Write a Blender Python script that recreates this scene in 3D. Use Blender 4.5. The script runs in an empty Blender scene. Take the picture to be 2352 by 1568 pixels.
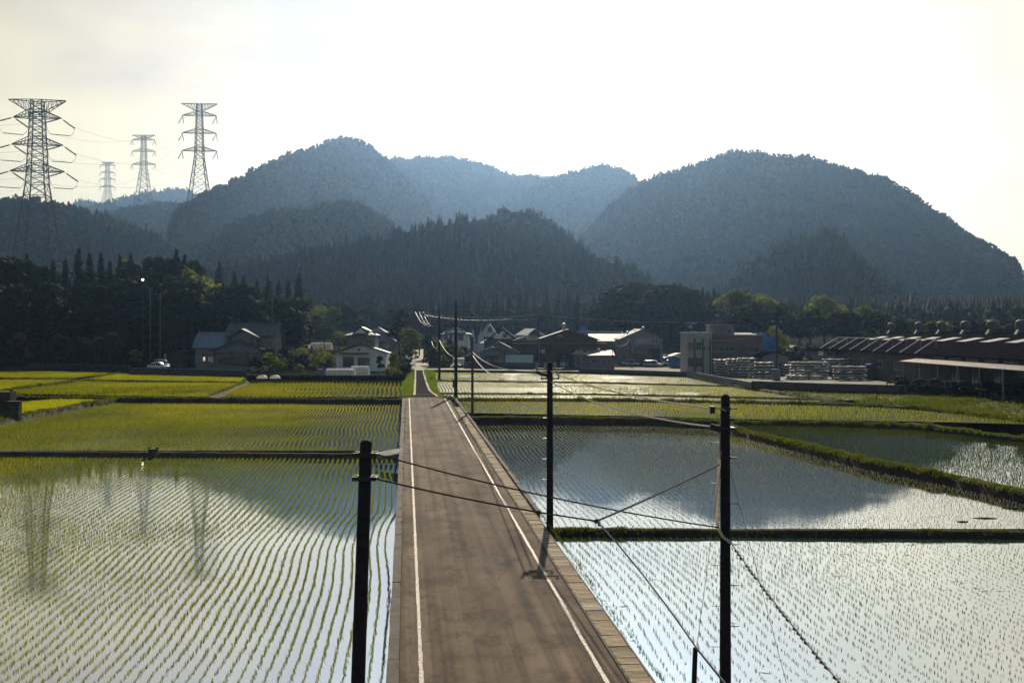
import bpy, math, random
import numpy as np
from mathutils import Vector
R = math.radians
scene = bpy.context.scene
C = scene.collection

# ------------------------------------------------------------------ camera
FPX, CX, HY, H = 2450.0, 1176.0, 760.0, 8.0      # focal length, centre column and horizon row of the view; eye height in metres
cam = bpy.data.cameras.new('camera'); cam_o = bpy.data.objects.new('camera', cam); C.objects.link(cam_o)
cam_o.location = (0, 0, H); cam_o.rotation_euler = (R(90), 0, 0)
cam.sensor_width = 36; cam.lens = 36 * FPX / 2352; cam.shift_y = -24 / 2352
cam.clip_start = 0.5; cam.clip_end = 20000
scene.camera = cam_o

# ------------------------------------------------------------------ sky, sun, exposure
VEIL = 3.7
SUN_EL, SUN_AZ = 28.2, 3.6            # degrees; azimuth to the right of the view axis
world = bpy.data.worlds.new('World'); scene.world = world; world.use_nodes = True
wn, wl = world.node_tree.nodes, world.node_tree.links
bg = wn['Background']; bg.inputs['Strength'].default_value = 0.05
sky = wn.new('ShaderNodeTexSky'); sky.sky_type = 'NISHITA'; sky.sun_disc = False
sky.sun_elevation = R(SUN_EL); sky.sun_rotation = R(SUN_AZ); sky.altitude = 200
sky.air_density = 1.3; sky.dust_density = 0.9; sky.ozone_density = 1.0
tc = wn.new('ShaderNodeTexCoord'); mp = wn.new('ShaderNodeMapping'); mp.inputs['Scale'].default_value = (1.0, 1.0, 2.6)
mp.inputs['Location'].default_value = (0.35, 0.1, 0.2)
nz = wn.new('ShaderNodeTexNoise'); nz.inputs['Scale'].default_value = 2.6; nz.inputs['Detail'].default_value = 5; nz.inputs['Roughness'].default_value = 0.52
def wmath(op, a, b):
    n = wn.new('ShaderNodeMath'); n.operation = op
    for k, v in enumerate((a, b)):
        if hasattr(v, 'links'): wl.new(v, n.inputs[k])
        else: n.inputs[k].default_value = v
    return n.outputs[0]
def wramp(src, stops):
    r = wn.new('ShaderNodeValToRGB'); e = r.color_ramp.elements
    while len(e) < len(stops): e.new(0.5)
    for el, (p, c) in zip(e, stops): el.position = p; el.color = (*c, 1) if hasattr(c, '__len__') else (c, c, c, 1)
    wl.new(src, r.inputs['Fac']); return r.outputs['Color']
wl.new(tc.outputs['Generated'], mp.inputs['Vector']); wl.new(mp.outputs['Vector'], nz.inputs['Vector'])
sdir = Vector((math.sin(R(SUN_AZ)) * math.cos(R(SUN_EL)), math.cos(R(SUN_AZ)) * math.cos(R(SUN_EL)), math.sin(R(SUN_EL))))
dt = wn.new('ShaderNodeVectorMath'); dt.operation = 'DOT_PRODUCT'; wl.new(tc.outputs['Generated'], dt.inputs[0]); dt.inputs[1].default_value = sdir
# a thin veil of high cloud: brightened ahead, thinned overhead and behind to cut fill light
glow = wmath('MULTIPLY', wramp(dt.outputs['Value'], [(0.0, 0.10), (0.30, 0.14), (0.62, 0.38), (0.79, 0.48), (0.92, 0.53), (0.985, 0.21), (1.0, 0.08)]), VEIL)
bank = wramp(nz.outputs['Fac'], [(0.36, (0.84, 0.71, 0.56)), (0.50, (1.11, 0.96, 0.62)), (0.64, (1.28, 1.12, 0.72))])
bw = wn.new('ShaderNodeRGBToBW'); wl.new(sky.outputs['Color'], bw.inputs['Color'])
tint = wn.new('ShaderNodeMix'); tint.data_type = 'RGBA'; tint.blend_type = 'MULTIPLY'; tint.inputs['Factor'].default_value = 1.0
wl.new(bank, tint.inputs[6]); wl.new(wmath('MULTIPLY', bw.outputs['Val'], glow), tint.inputs[7])
sx = wn.new('ShaderNodeSeparateXYZ'); wl.new(tc.outputs['Generated'], sx.inputs[0])
thin = wn.new('ShaderNodeMapRange'); thin.inputs['From Min'].default_value = 0.32; thin.inputs['From Max'].default_value = 0.55; thin.inputs['To Min'].default_value = 0.9; thin.inputs['To Max'].default_value = 0.1
wl.new(sx.outputs['Z'], thin.inputs['Value'])
front = wramp(dt.outputs['Value'], [(0.1, 0.12), (0.6, 1.0)])
mx = wn.new('ShaderNodeMix'); mx.data_type = 'RGBA'; wl.new(wmath('MULTIPLY', thin.outputs['Result'], front), mx.inputs['Factor']); wl.new(sky.outputs['Color'], mx.inputs[6]); wl.new(tint.outputs[2], mx.inputs[7])
wl.new(mx.outputs[2], bg.inputs['Color'])
sun = bpy.data.lights.new('sun', 'SUN'); sun.energy = 5.0; sun.angle = R(0.5); sun.color = (1.0, 0.87, 0.66)
sun_o = bpy.data.objects.new('sun', sun); C.objects.link(sun_o)
sun_o.rotation_euler = (-sdir).to_track_quat('-Z', 'Y').to_euler()
scene.view_settings.view_transform = 'Standard'; scene.view_settings.look = 'None'
scene.view_settings.exposure = 0.38; scene.view_settings.gamma = 1
cy = scene.cycles
cy.use_denoising = True; cy.use_adaptive_sampling = False
try: cy.denoiser = 'OPENIMAGEDENOISE'
except Exception: pass
cy.max_bounces = 6; cy.diffuse_bounces = 2; cy.glossy_bounces = 3; cy.transmission_bounces = 4; cy.transparent_max_bounces = 8; cy.volume_bounces = 0
cy.caustics_reflective = False; cy.caustics_refractive = False; cy.sample_clamp_indirect = 6

# ------------------------------------------------------------------ helpers: points
def gp(px, py, z=0.0):                 # a point of the view on the level z -> world (x, y)
    d = (H - z) * FPX / (py - HY); return ((px - CX) * d / FPX, d)
def at(px, py, d):                     # a point of the view at distance d -> world (x, y, z)
    return ((px - CX) * d / FPX, d, H + (HY - py) * d / FPX)
def gz(d): return min(max(0.0, 0.04 * (d - 235)), 22.0)
# ------------------------------------------------------------------ helpers: objects
def link(o, parent=None):
    C.objects.link(o)
    if parent is not None: o.parent = parent
    return o
def tag(o, label, cat, group=None, kind=None):
    o['label'] = label; o['category'] = cat
    if group: o['group'] = group
    if kind: o['kind'] = kind
    return o
def thing(name, label, cat, loc=(0, 0, 0), rz=0.0, group=None):
    o = bpy.data.objects.new(name, None); o.empty_display_size = 0.3; C.objects.link(o)
    o.location = loc; o.rotation_euler = (0, 0, rz); return tag(o, label, cat, group)
KIDS = {}
def kids(o): return [c for c in C.objects if c.parent == o] if o not in KIDS else KIDS[o]
def dup(root, loc, rz=0.0, scale=1.0, label=None, group=None, mats=None):
    r = root.copy(); C.objects.link(r); r.location = loc; r.rotation_euler = (0, 0, rz)
    r.scale = scale if hasattr(scale, '__len__') else (scale, scale, scale)
    if label: r['label'] = label
    if group: r['group'] = group
    def rec(src, dst):
        for ch in TREE.get(src.name, []):
            c = ch.copy(); C.objects.link(c); c.parent = dst
            if mats and ch.active_material and ch.active_material.name in mats:
                c.material_slots[0].link = 'OBJECT'; c.material_slots[0].material = mats[ch.active_material.name]
            rec(ch, c)
    rec(root, r); return r
TREE = {}                              # source object -> children, for copying
def mesh_obj(name, verts, faces, mat, parent=None, smooth=False, tint=None):
    me = bpy.data.meshes.new(name)
    verts = np.asarray(verts, dtype=np.float32)
    if isinstance(faces, np.ndarray):
        n, k = faces.shape
        me.vertices.add(len(verts)); me.vertices.foreach_set('co', verts.ravel())
        me.loops.add(n * k); me.loops.foreach_set('vertex_index', faces.astype(np.int32).ravel())
        me.polygons.add(n); me.polygons.foreach_set('loop_start', np.arange(0, n * k, k, dtype=np.int32))
        me.update(calc_edges=True); me.validate()
    else:
        me.from_pydata(verts.tolist(), [], faces); me.update()
    if tint is not None:
        a = me.attributes.new('tint', 'FLOAT', 'POINT'); a.data.foreach_set('value', np.asarray(tint, dtype=np.float32))
    if smooth: me.polygons.foreach_set('use_smooth', np.ones(len(me.polygons), dtype=bool))
    if mat: me.materials.append(mat)
    o = bpy.data.objects.new(name, me); C.objects.link(o)
    if parent is not None:
        o.parent = parent; TREE.setdefault(parent.name, []).append(o)
    return o
class MB:
    def __init__(s): s.v, s.f = [], []
    def add(s, vs, fs):
        b = len(s.v); s.v += [tuple(p) for p in vs]; s.f += [[i + b for i in q] for q in fs]; return s
    def box(s, x0, x1, y0, y1, z0, z1):
        return s.add([(x0,y0,z0),(x1,y0,z0),(x1,y1,z0),(x0,y1,z0),(x0,y0,z1),(x1,y0,z1),(x1,y1,z1),(x0,y1,z1)],
                     [(3,2,1,0),(4,5,6,7),(0,1,5,4),(1,2,6,5),(2,3,7,6),(3,0,4,7)])
    def boxr(s, c, sz, rz=0, ry=0):
        cr, sr = math.cos(rz), math.sin(rz); ca, sa = math.cos(ry), math.sin(ry); vs = []
        for k in (-1, 1):
            for i, j in ((-1,-1),(1,-1),(1,1),(-1,1)):
                x, y, z = i*sz[0]/2, j*sz[1]/2, k*sz[2]/2
                x, z = x*ca + z*sa, -x*sa + z*ca
                vs.append((c[0]+x*cr-y*sr, c[1]+x*sr+y*cr, c[2]+z))
        return s.add(vs, [(3,2,1,0),(4,5,6,7),(0,1,5,4),(1,2,6,5),(2,3,7,6),(3,0,4,7)])
    def prism(s, poly, a0, a1, axis='y'):      # poly in (x,z) pushed along y, or in (y,z) pushed along x
        n = len(poly)
        if axis == 'y': vs = [(p[0], a0, p[1]) for p in poly] + [(p[0], a1, p[1]) for p in poly]
        elif axis == 'x': vs = [(a0, p[0], p[1]) for p in poly] + [(a1, p[0], p[1]) for p in poly]
        else: vs = [(p[0], p[1], a0) for p in poly] + [(p[0], p[1], a1) for p in poly]
        fs = [tuple(range(n))[::-1], tuple(range(n, 2*n))] + [(i, (i+1) % n, n+(i+1) % n, n+i) for i in range(n)]
        return s.add(vs, fs)
    def tube(s, pts, r, n=6, cap=True):
        pts = [Vector(p) for p in pts]; rs = r if hasattr(r, '__len__') else [r]*len(pts); rings = []
        for i, p in enumerate(pts):
            t = (pts[min(i+1, len(pts)-1)] - pts[max(i-1, 0)]).normalized()
            a = t.cross(Vector((0,0,1)) if abs(t.z) < 0.9 else Vector((0,1,0))).normalized(); b = t.cross(a)
            rings.append([p + (a*math.cos(2*math.pi*k/n) + b*math.sin(2*math.pi*k/n))*rs[i] for k in range(n)])
        fs = []
        for i in range(len(pts)-1):
            for k in range(n):
                k2 = (k+1) % n; fs.append((i*n+k, (i+1)*n+k, (i+1)*n+k2, i*n+k2))
        if cap: fs += [tuple(range(n)), tuple(range((len(pts)-1)*n, len(pts)*n))[::-1]]
        return s.add([q for g in rings for q in g], fs)
    def lathe(s, prof, c=(0,0,0), n=12):
        vs = [(c[0]+r*math.cos(2*math.pi*k/n), c[1]+r*math.sin(2*math.pi*k/n), c[2]+z) for r, z in prof for k in range(n)]
        fs = [(i*n+k, i*n+(k+1) % n, (i+1)*n+(k+1) % n, (i+1)*n+k) for i in range(len(prof)-1) for k in range(n)]
        fs += [tuple(range(n))[::-1], tuple(range((len(prof)-1)*n, len(prof)*n))]
        return s.add(vs, fs)
    def build(s, name, mat, parent=None, smooth=False): return mesh_obj(name, s.v, s.f, mat, parent, smooth)
def struct(o, label=None, cat=None):
    o['kind'] = 'structure'
    if label: o['label'] = label; o['category'] = cat or 'ground'
    return o
def ordn(i): return ['first','second','third','fourth','fifth','sixth','seventh','eighth','ninth','tenth','eleventh','twelfth'][i]

# ------------------------------------------------------------------ materials
M = {}
def nodes(name):
    m = bpy.data.materials.new(name); m.use_nodes = True; M[name] = m
    nt = m.node_tree; return m, nt.nodes, nt.links, nt.nodes['Principled BSDF']
def N(nn, t, **kw):
    n = nn.new('ShaderNode' + t)
    for k, v in kw.items():
        if k in n.inputs: n.inputs[k].default_value = v
        else: setattr(n, k, v)
    return n
def mat(name, col, rough=0.75, var=0.25, scale=1.2, metal=0.0, bump=0.0, bscale=20, wave=None, col2=None, spec=0.18, rnd=0.0, trans=0.0):
    m, nn, ll, b = nodes(name)
    b.inputs['Roughness'].default_value = rough; b.inputs['Metallic'].default_value = metal; b.inputs['Specular IOR Level'].default_value = spec
    co = N(nn, 'TexCoord'); n1 = N(nn, 'TexNoise', Scale=scale, Detail=6.0, Roughness=0.62)
    ll.new(co.outputs['Object'], n1.inputs['Vector'])
    rr = N(nn, 'ValToRGB'); e = rr.color_ramp.elements; e[0].position, e[1].position = 0.3, 0.7
    c2 = col2 or tuple(min(1, c*(1+var)) for c in col); c1 = tuple(c*(1-var) for c in col)
    e[0].color = (*c1, 1); e[1].color = (*c2, 1); ll.new(n1.outputs['Fac'], rr.inputs['Fac'])
    out = rr.outputs['Color']
    if rnd:
        oi = N(nn, 'ObjectInfo'); mr = N(nn, 'MapRange'); mr.inputs['To Min'].default_value = 1-rnd; mr.inputs['To Max'].default_value = 1+rnd
        ll.new(oi.outputs['Random'], mr.inputs['Value']); mm = N(nn, 'Mix', data_type='RGBA', blend_type='MULTIPLY'); mm.inputs['Factor'].default_value = 1
        ll.new(out, mm.inputs[6]); ll.new(mr.outputs['Result'], mm.inputs[7]); out = mm.outputs[2]
    ll.new(out, b.inputs['Base Color'])
    src = None
    if wave:
        w = N(nn, 'TexWave', Scale=wave[1], Distortion=0.25); w.bands_direction = wave[0]; ll.new(co.outputs['Object'], w.inputs['Vector']); src = w.outputs['Fac']
        bp = N(nn, 'Bump', Strength=wave[2], Distance=0.08); ll.new(src, bp.inputs['Height']); ll.new(bp.outputs['Normal'], b.inputs['Normal'])
    elif bump:
        n2 = N(nn, 'TexNoise', Scale=bscale, Detail=4.0); ll.new(co.outputs['Object'], n2.inputs['Vector'])
        bp = N(nn, 'Bump', Strength=bump, Distance=0.05); ll.new(n2.outputs['Fac'], bp.inputs['Height']); ll.new(bp.outputs['Normal'], b.inputs['Normal'])
    if trans:
        tr = N(nn, 'BsdfTranslucent'); ms = N(nn, 'MixShader'); ms.inputs[0].default_value = trans
        ll.new(out, tr.inputs['Color']); ll.new(b.outputs[0], ms.inputs[1]); ll.new(tr.outputs[0], ms.inputs[2]); ll.new(ms.outputs[0], nn['Material Output'].inputs['Surface'])
    return m
def leafmat(name, dark, light, trans=0.35, tcol=None, rnd=0.18, rough=0.8):
    m, nn, ll, b = nodes(name); b.inputs['Roughness'].default_value = rough; b.inputs['Specular IOR Level'].default_value = 0.04
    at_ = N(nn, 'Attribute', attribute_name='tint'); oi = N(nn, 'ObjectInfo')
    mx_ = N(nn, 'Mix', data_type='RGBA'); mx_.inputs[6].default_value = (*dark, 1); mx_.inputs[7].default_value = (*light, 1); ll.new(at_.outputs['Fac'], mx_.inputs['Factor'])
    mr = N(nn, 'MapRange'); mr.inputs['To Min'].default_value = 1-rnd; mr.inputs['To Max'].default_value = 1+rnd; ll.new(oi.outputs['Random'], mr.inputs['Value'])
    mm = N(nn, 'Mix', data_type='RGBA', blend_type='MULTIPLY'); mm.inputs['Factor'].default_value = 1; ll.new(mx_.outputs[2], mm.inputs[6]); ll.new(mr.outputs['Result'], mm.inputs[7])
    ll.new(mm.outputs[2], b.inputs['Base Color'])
    tr = N(nn, 'BsdfTranslucent'); t2 = N(nn, 'Mix', data_type='RGBA', blend_type='MULTIPLY'); t2.inputs['Factor'].default_value = 1; t2.inputs[7].default_value = (*(tcol or (1.6, 1.5, 0.5)), 1)
    ll.new(mm.outputs[2], t2.inputs[6]); ll.new(t2.outputs[2], tr.inputs['Color'])
    ms = N(nn, 'MixShader'); ms.inputs[0].default_value = trans; ll.new(b.outputs[0], ms.inputs[1]); ll.new(tr.outputs[0], ms.inputs[2]); ll.new(ms.outputs[0], nn['Material Output'].inputs['Surface'])
    return m
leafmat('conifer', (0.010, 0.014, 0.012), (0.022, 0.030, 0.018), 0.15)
leafmat('broadleaf', (0.008, 0.013, 0.009), (0.024, 0.034, 0.013), 0.28)
leafmat('bright_leaf', (0.05, 0.07, 0.015), (0.16, 0.195, 0.03), 0.5)  # light green leaves; sunlight on the bright crowns is put into the colour
leafmat('reddish_leaf', (0.03, 0.018, 0.016), (0.06, 0.038, 0.028), 0.3, (1.5, 1.1, 0.7))
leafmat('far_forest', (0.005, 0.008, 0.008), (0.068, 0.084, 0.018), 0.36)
leafmat('rice', (0.09, 0.11, 0.008), (0.19, 0.20, 0.016), 0.55, (2.0, 1.85, 0.42))
leafmat('pale_rice', (0.15, 0.16, 0.11), (0.28, 0.29, 0.19), 0.5, (1.4, 1.35, 0.95))
leafmat('young_rice', (0.03, 0.045, 0.014), (0.075, 0.095, 0.025), 0.4, (1.5, 1.5, 0.5))
leafmat('grass', (0.035, 0.05, 0.012), (0.09, 0.11, 0.025), 0.42, (1.7, 1.55, 0.45))
leafmat('verge_grass', (0.08, 0.12, 0.02), (0.15, 0.20, 0.035), 0.45, (1.6, 1.55, 0.45))
mat('bark', (0.05, 0.035, 0.026), 0.9, 0.4, 3)
mat('forest_floor', (0.018, 0.022, 0.012), 0.95, 0.4, 0.05, spec=0.0)
mat('soil', (0.055, 0.042, 0.030), 0.95, 0.4, 0.8, bump=0.6, bscale=6)
mat('field_ground', (0.05, 0.052, 0.026), 0.95, 0.45, 0.25, bump=0.5, bscale=3)
mat('yard', (0.17, 0.15, 0.125), 0.9, 0.35, 0.4)
mat('village_ground', (0.030, 0.032, 0.020), 0.95, 0.5, 0.08, spec=0.0)
mat('lane', (0.30, 0.27, 0.215), 0.85, 0.2, 0.7)
mat('far_lane', (0.055, 0.045, 0.042), 0.9, 0.35, 0.6, spec=0.0)
mat('skylight', (0.22, 0.21, 0.22), 0.7, 0.2, 1)
mat('old_steel', (0.13, 0.13, 0.14), 0.7, 0.25, 3)
mat('frame_steel', (0.26, 0.26, 0.27), 0.7, 0.15, 3)
mat('concrete', (0.25, 0.225, 0.19), 0.9, 0.35, 1.4, bump=0.3, bscale=12, rnd=0.22)
mat('drain_concrete', (0.235, 0.185, 0.12), 0.9, 0.4, 3.5, bump=0.4, bscale=25, rnd=0.36)
mat('dark_concrete', (0.085, 0.07, 0.06), 0.9, 0.4, 1.1, bump=0.4, bscale=8)
mat('stone_wall', (0.07, 0.065, 0.065), 0.9, 0.45, 2.2, bump=0.8, bscale=4)
mat('white_paint', (0.62, 0.58, 0.50), 0.7, 0.2, 9)
mat('pole_wood', (0.030, 0.022, 0.024), 0.85, 0.35, 6, bump=0.4, bscale=30)
mat('pole_concrete', (0.10, 0.09, 0.09), 0.85, 0.2, 2)
mat('dark_metal', (0.045, 0.042, 0.05), 0.5, 0.3, 5, metal=0.6)
mat('steel', (0.32, 0.32, 0.33), 0.4, 0.2, 4, metal=0.7)
mat('pylon_steel', (0.045, 0.05, 0.06), 0.85, 0.15, 0.4, spec=0.05)
mat('insulator', (0.05, 0.045, 0.05), 0.35, 0.2, 4)
mat('cable', (0.03, 0.028, 0.03), 0.38, 0.2, 3, spec=0.6)
mat('line_wire', (0.03, 0.03, 0.035), 1.0, 0.1, 3, spec=0.0)
mat('pale_cable', (0.42, 0.38, 0.32), 0.4, 0.2, 5)
mat('sheath', (0.78, 0.72, 0.60), 0.5, 0.12, 9, trans=0.5)
mat('tile_dark', (0.045, 0.045, 0.055), 0.42, 0.25, 1.5, wave=('X', 3.2, 0.6), spec=0.25)
mat('tile_grey', (0.13, 0.118, 0.13), 0.42, 0.3, 1.5, wave=('X', 3.2, 0.7))
mat('tile_blue', (0.22, 0.30, 0.34), 0.4, 0.25, 1.5, wave=('X', 2.2, 0.8))
mat('tile_teal', (0.13, 0.21, 0.22), 0.4, 0.2, 1.5, wave=('X', 2.2, 0.6))
mat('roof_grey', (0.17, 0.165, 0.16), 0.55, 0.25, 0.6, wave=('Y', 2.6, 0.5))
mat('roof_dark', (0.012, 0.010, 0.013), 0.9, 0.3, 0.4, wave=('Y', 2.0, 0.5), spec=0.0)
mat('roof_red', (0.24, 0.13, 0.10), 0.6, 0.25, 0.8, wave=('X', 2.4, 0.5))
mat('roof_pink', (0.20, 0.145, 0.13), 0.55, 0.2, 0.8, wave=('Y', 2.4, 0.6))
mat('white_wall', (0.76, 0.76, 0.74), 0.85, 0.1, 1.0)
mat('blue_wall', (0.58, 0.70, 0.72), 0.8, 0.08, 1.0)
mat('grey_wall', (0.20, 0.19, 0.205), 0.85, 0.15, 0.8)
mat('beige_wall', (0.43, 0.40, 0.34), 0.85, 0.12, 0.8)
mat('brown_wall', (0.17, 0.115, 0.10), 0.85, 0.15, 0.9, wave=('X', 4.0, 0.25))
mat('barn_wall', (0.10, 0.075, 0.065), 0.85, 0.25, 0.9, wave=('X', 3.0, 0.3))
mat('timber', (0.12, 0.08, 0.055), 0.8, 0.3, 2)
mat('glass', (0.03, 0.04, 0.05), 0.12, 0.1, 1, spec=0.8)
mat('frame', (0.33, 0.32, 0.31), 0.5, 0.1, 3)
mat('dark_frame', (0.05, 0.045, 0.045), 0.6, 0.1, 3)
mat('blind', (0.40, 0.17, 0.09), 0.8, 0.2, 6)
mat('fascia', (0.55, 0.52, 0.48), 0.6, 0.12, 3)
mat('blue_sheet', (0.06, 0.17, 0.42), 0.6, 0.2, 1.5, bump=0.4, bscale=3)
mat('vinyl', (0.75, 0.74, 0.68), 0.35, 0.08, 1.5, trans=0.55)
mat('wrap', (0.90, 0.87, 0.82), 0.35, 0.06, 4, trans=0.72)
mat('blue_wrap', (0.10, 0.13, 0.24), 0.5, 0.2, 4, bump=0.5, bscale=5)
mat('lumber', (0.09, 0.065, 0.05), 0.75, 0.35, 6)
mat('car_white', (0.72, 0.72, 0.70), 0.25, 0.04, 1, spec=0.6)
mat('car_silver', (0.40, 0.41, 0.43), 0.28, 0.04, 1, metal=0.5, spec=0.6)
mat('car_dark', (0.03, 0.03, 0.04), 0.25, 0.05, 1, spec=0.6)
mat('car_blue', (0.22, 0.36, 0.50), 0.28, 0.05, 1, spec=0.6)
mat('tyre', (0.02, 0.02, 0.02), 0.85, 0.1, 5)
mat('lens', (0.75, 0.75, 0.72), 0.15, 0.05, 5)
mat('orange', (0.45, 0.16, 0.08), 0.8, 0.2, 2)
mat('lit_foliage_yellow', (0.38, 0.33, 0.10), 0.7, 0.3, 2, trans=0.4)
m, nn, ll, b = nodes('glint_glow'); b.inputs['Emission Color'].default_value = (1, 0.9, 0.7, 1); b.inputs['Emission Strength'].default_value = 12  # glowing surface that imitates a sun glint on the left pole
def water_material(name='paddy_water', rough=0.03, k=1.0, ior=6.5, c0=(0.006, 0.009, 0.014), c1=(0.012, 0.015, 0.018)):
    m, nn, ll, b = nodes(name)
    b.inputs['Roughness'].default_value = rough; b.inputs['IOR'].default_value = ior
    co = N(nn, 'TexCoord'); n1 = N(nn, 'TexNoise', Scale=0.35, Detail=5.0); ll.new(co.outputs['Object'], n1.inputs['Vector'])
    rr = N(nn, 'ValToRGB'); e = rr.color_ramp.elements; e[0].color = (*c0, 1); e[1].color = (*c1, 1); e[0].position, e[1].position = 0.35, 0.65
    ll.new(n1.outputs['Fac'], rr.inputs['Fac']); ll.new(rr.outputs['Color'], b.inputs['Base Color'])
    mp = N(nn, 'Mapping'); mp.inputs['Scale'].default_value = (1.0, 2.2, 1.0); ll.new(co.outputs['Object'], mp.inputs['Vector'])
    n2 = N(nn, 'TexNoise', Scale=3.4, Detail=3.0); ll.new(mp.outputs['Vector'], n2.inputs['Vector'])
    n3 = N(nn, 'TexNoise', Scale=0.16, Detail=2.0); ll.new(co.outputs['Object'], n3.inputs['Vector'])      # where a breath of wind ruffles the water
    mr = N(nn, 'MapRange'); mr.inputs['From Min'].default_value = 0.42; mr.inputs['From Max'].default_value = 0.62; mr.inputs['To Min'].default_value = 0.006*k; mr.inputs['To Max'].default_value = 0.03*k
    ll.new(n3.outputs['Fac'], mr.inputs['Value']); bp = N(nn, 'Bump', Distance=0.05); ll.new(mr.outputs['Result'], bp.inputs['Strength']); ll.new(n2.outputs['Fac'], bp.inputs['Height']); ll.new(bp.outputs['Normal'], b.inputs['Normal'])
water_material()
water_material('teal_water', 0.03, 1.0, 7.0, (0.010, 0.036, 0.042), (0.022, 0.048, 0.048))  # teal base colour adds the mint cast of the near water's reflections
water_material('rippled_water', 0.20, 7.0, 1.9)        # the breeze-ruffled far paddies that glitter towards the sun
water_material('ruffled_water', 0.10, 4.0, 4.0)
def asphalt_material():
    m, nn, ll, b = nodes('asphalt'); b.inputs['Roughness'].default_value = 0.95; b.inputs['Specular IOR Level'].default_value = 0.12
    co = N(nn, 'TexCoord')
    def noise(scale, detail, sx=1, sy=1, rough=0.55):
        mp = N(nn, 'Mapping'); mp.inputs['Scale'].default_value = (sx, sy, 1); ll.new(co.outputs['Object'], mp.inputs['Vector'])
        n = N(nn, 'TexNoise', Scale=scale, Detail=detail, Roughness=rough); ll.new(mp.outputs['Vector'], n.inputs['Vector']); return n.outputs['Fac']
    def ramp(src, p0, p1, c0, c1):
        r = N(nn, 'ValToRGB'); e = r.color_ramp.elements; e[0].position, e[1].position = p0, p1; e[0].color, e[1].color = (*c0, 1), (*c1, 1); ll.new(src, r.inputs['Fac']); return r.outputs['Color']
    def mul(a, c_, f=1.0):
        x = N(nn, 'Mix', data_type='RGBA', blend_type='MULTIPLY'); x.inputs['Factor'].default_value = f; ll.new(a, x.inputs[6]); ll.new(c_, x.inputs[7]); return x.outputs[2]
    base = ramp(noise(0.35, 6, 1, 0.35), 0.3, 0.72, (0.092, 0.068, 0.052), (0.190, 0.148, 0.112))
    base = mul(base, ramp(noise(0.8, 6, 1, 0.45, 0.72), 0.38, 0.53, (0.48, 0.47, 0.52), (1.08, 1.07, 1.05)), 0.85)
    base = mul(base, ramp(noise(0.10, 3, 1.6, 0.5), 0.35, 0.65, (0.82, 0.84, 0.90), (1.22, 1.16, 1.05)), 1.0)       # oil and damp patches
    base = mul(base, ramp(noise(55, 2), 0.3, 0.7, (0.72, 0.72, 0.72), (1.25, 1.25, 1.25)))                    # aggregate
    base = mul(base, ramp(noise(0.9, 4, 2.4, 0.03), 0.38, 0.56, (0.60, 0.58, 0.60), (1.10, 1.08, 1.05)))      # long wheel tracks
    pv = N(nn, 'TexVoronoi', Scale=0.16); wv = N(nn, 'Mapping'); wv.inputs['Scale'].default_value = (1, .45, 1); ll.new(co.outputs['Object'], wv.inputs['Vector']); ll.new(wv.outputs['Vector'], pv.inputs['Vector'])
    base = mul(base, ramp(pv.outputs['Color'], 0.0, 1.0, (0.80, 0.79, 0.80), (1.16, 1.15, 1.13)), 0.7)                                    # laid and patched at different times
    cv = N(nn, 'TexVoronoi', Scale=0.55); cv.feature = 'DISTANCE_TO_EDGE'; wn_ = N(nn, 'TexNoise', Scale=1.7, Detail=5.0); ll.new(co.outputs['Object'], wn_.inputs['Vector'])
    wm = N(nn, 'Mix', data_type='RGBA'); wm.inputs['Factor'].default_value = 0.22; ll.new(co.outputs['Object'], wm.inputs[6]); ll.new(wn_.outputs['Color'], wm.inputs[7]); ll.new(wm.outputs[2], cv.inputs['Vector'])
    base = mul(base, ramp(cv.outputs['Distance'], 0.0, 0.012, (0.55, 0.54, 0.55), (1, 1, 1)), 0.55)                                       # hairline cracks
    vo = N(nn, 'TexVoronoi', Scale=90.0); ll.new(co.outputs['Object'], vo.inputs['Vector'])
    ll.new(base, b.inputs['Base Color'])
    bp = N(nn, 'Bump', Strength=0.5, Distance=0.01); ll.new(vo.outputs['Distance'], bp.inputs['Height']); ll.new(bp.outputs['Normal'], b.inputs['Normal'])
asphalt_material()
# ------------------------------------------------------------------ ground, hills
rng = np.random.default_rng(7)
def vnoise(x, y, seed=0):              # smooth value noise, arrays in -> -1..1
    x = np.asarray(x, float); y = np.asarray(y, float); xi = np.floor(x).astype(np.int64); yi = np.floor(y).astype(np.int64)
    fx = x - xi; fy = y - yi; fx = fx*fx*(3-2*fx); fy = fy*fy*(3-2*fy)
    def h(a, b_):
        n = (a*374761393 + b_*668265263 + seed*974711) & 0x7fffffff; n = ((n ^ (n >> 13)) * 1274126177) & 0x7fffffff
        return ((n ^ (n >> 16)) & 0xffff) / 32767.5 - 1
    return (h(xi, yi)*(1-fx)+h(xi+1, yi)*fx)*(1-fy) + (h(xi, yi+1)*(1-fx)+h(xi+1, yi+1)*fx)*fy
def fbm(x, y, seed=0, oct=4): return sum(vnoise(x*2**k, y*2**k, seed+k)*0.5**k for k in range(oct))
def grid_faces(nr, nc):
    i = np.arange(nr-1)[:, None]*nc + np.arange(nc-1)[None, :]
    return np.stack([i, i+1, i+nc+1, i+nc], -1).reshape(-1, 4)
def ground_sheet():
    xs = np.concatenate([[-9000, -2500, -900], np.linspace(-500, 500, 41), [900, 2500, 9000]]); ys = np.concatenate([[-400, -60], np.linspace(0, 700, 36), [1500, 4000, 12000]])
    X, Y = np.meshgrid(xs, ys); v = np.stack([X, Y, np.full_like(X, -1.6)], -1).reshape(-1, 3)
    return mesh_obj('ground', v, grid_faces(len(ys), len(xs)), M['field_ground'])
struct(ground_sheet(), 'flat muddy ground of the valley floor under the fields', 'ground')
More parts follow.
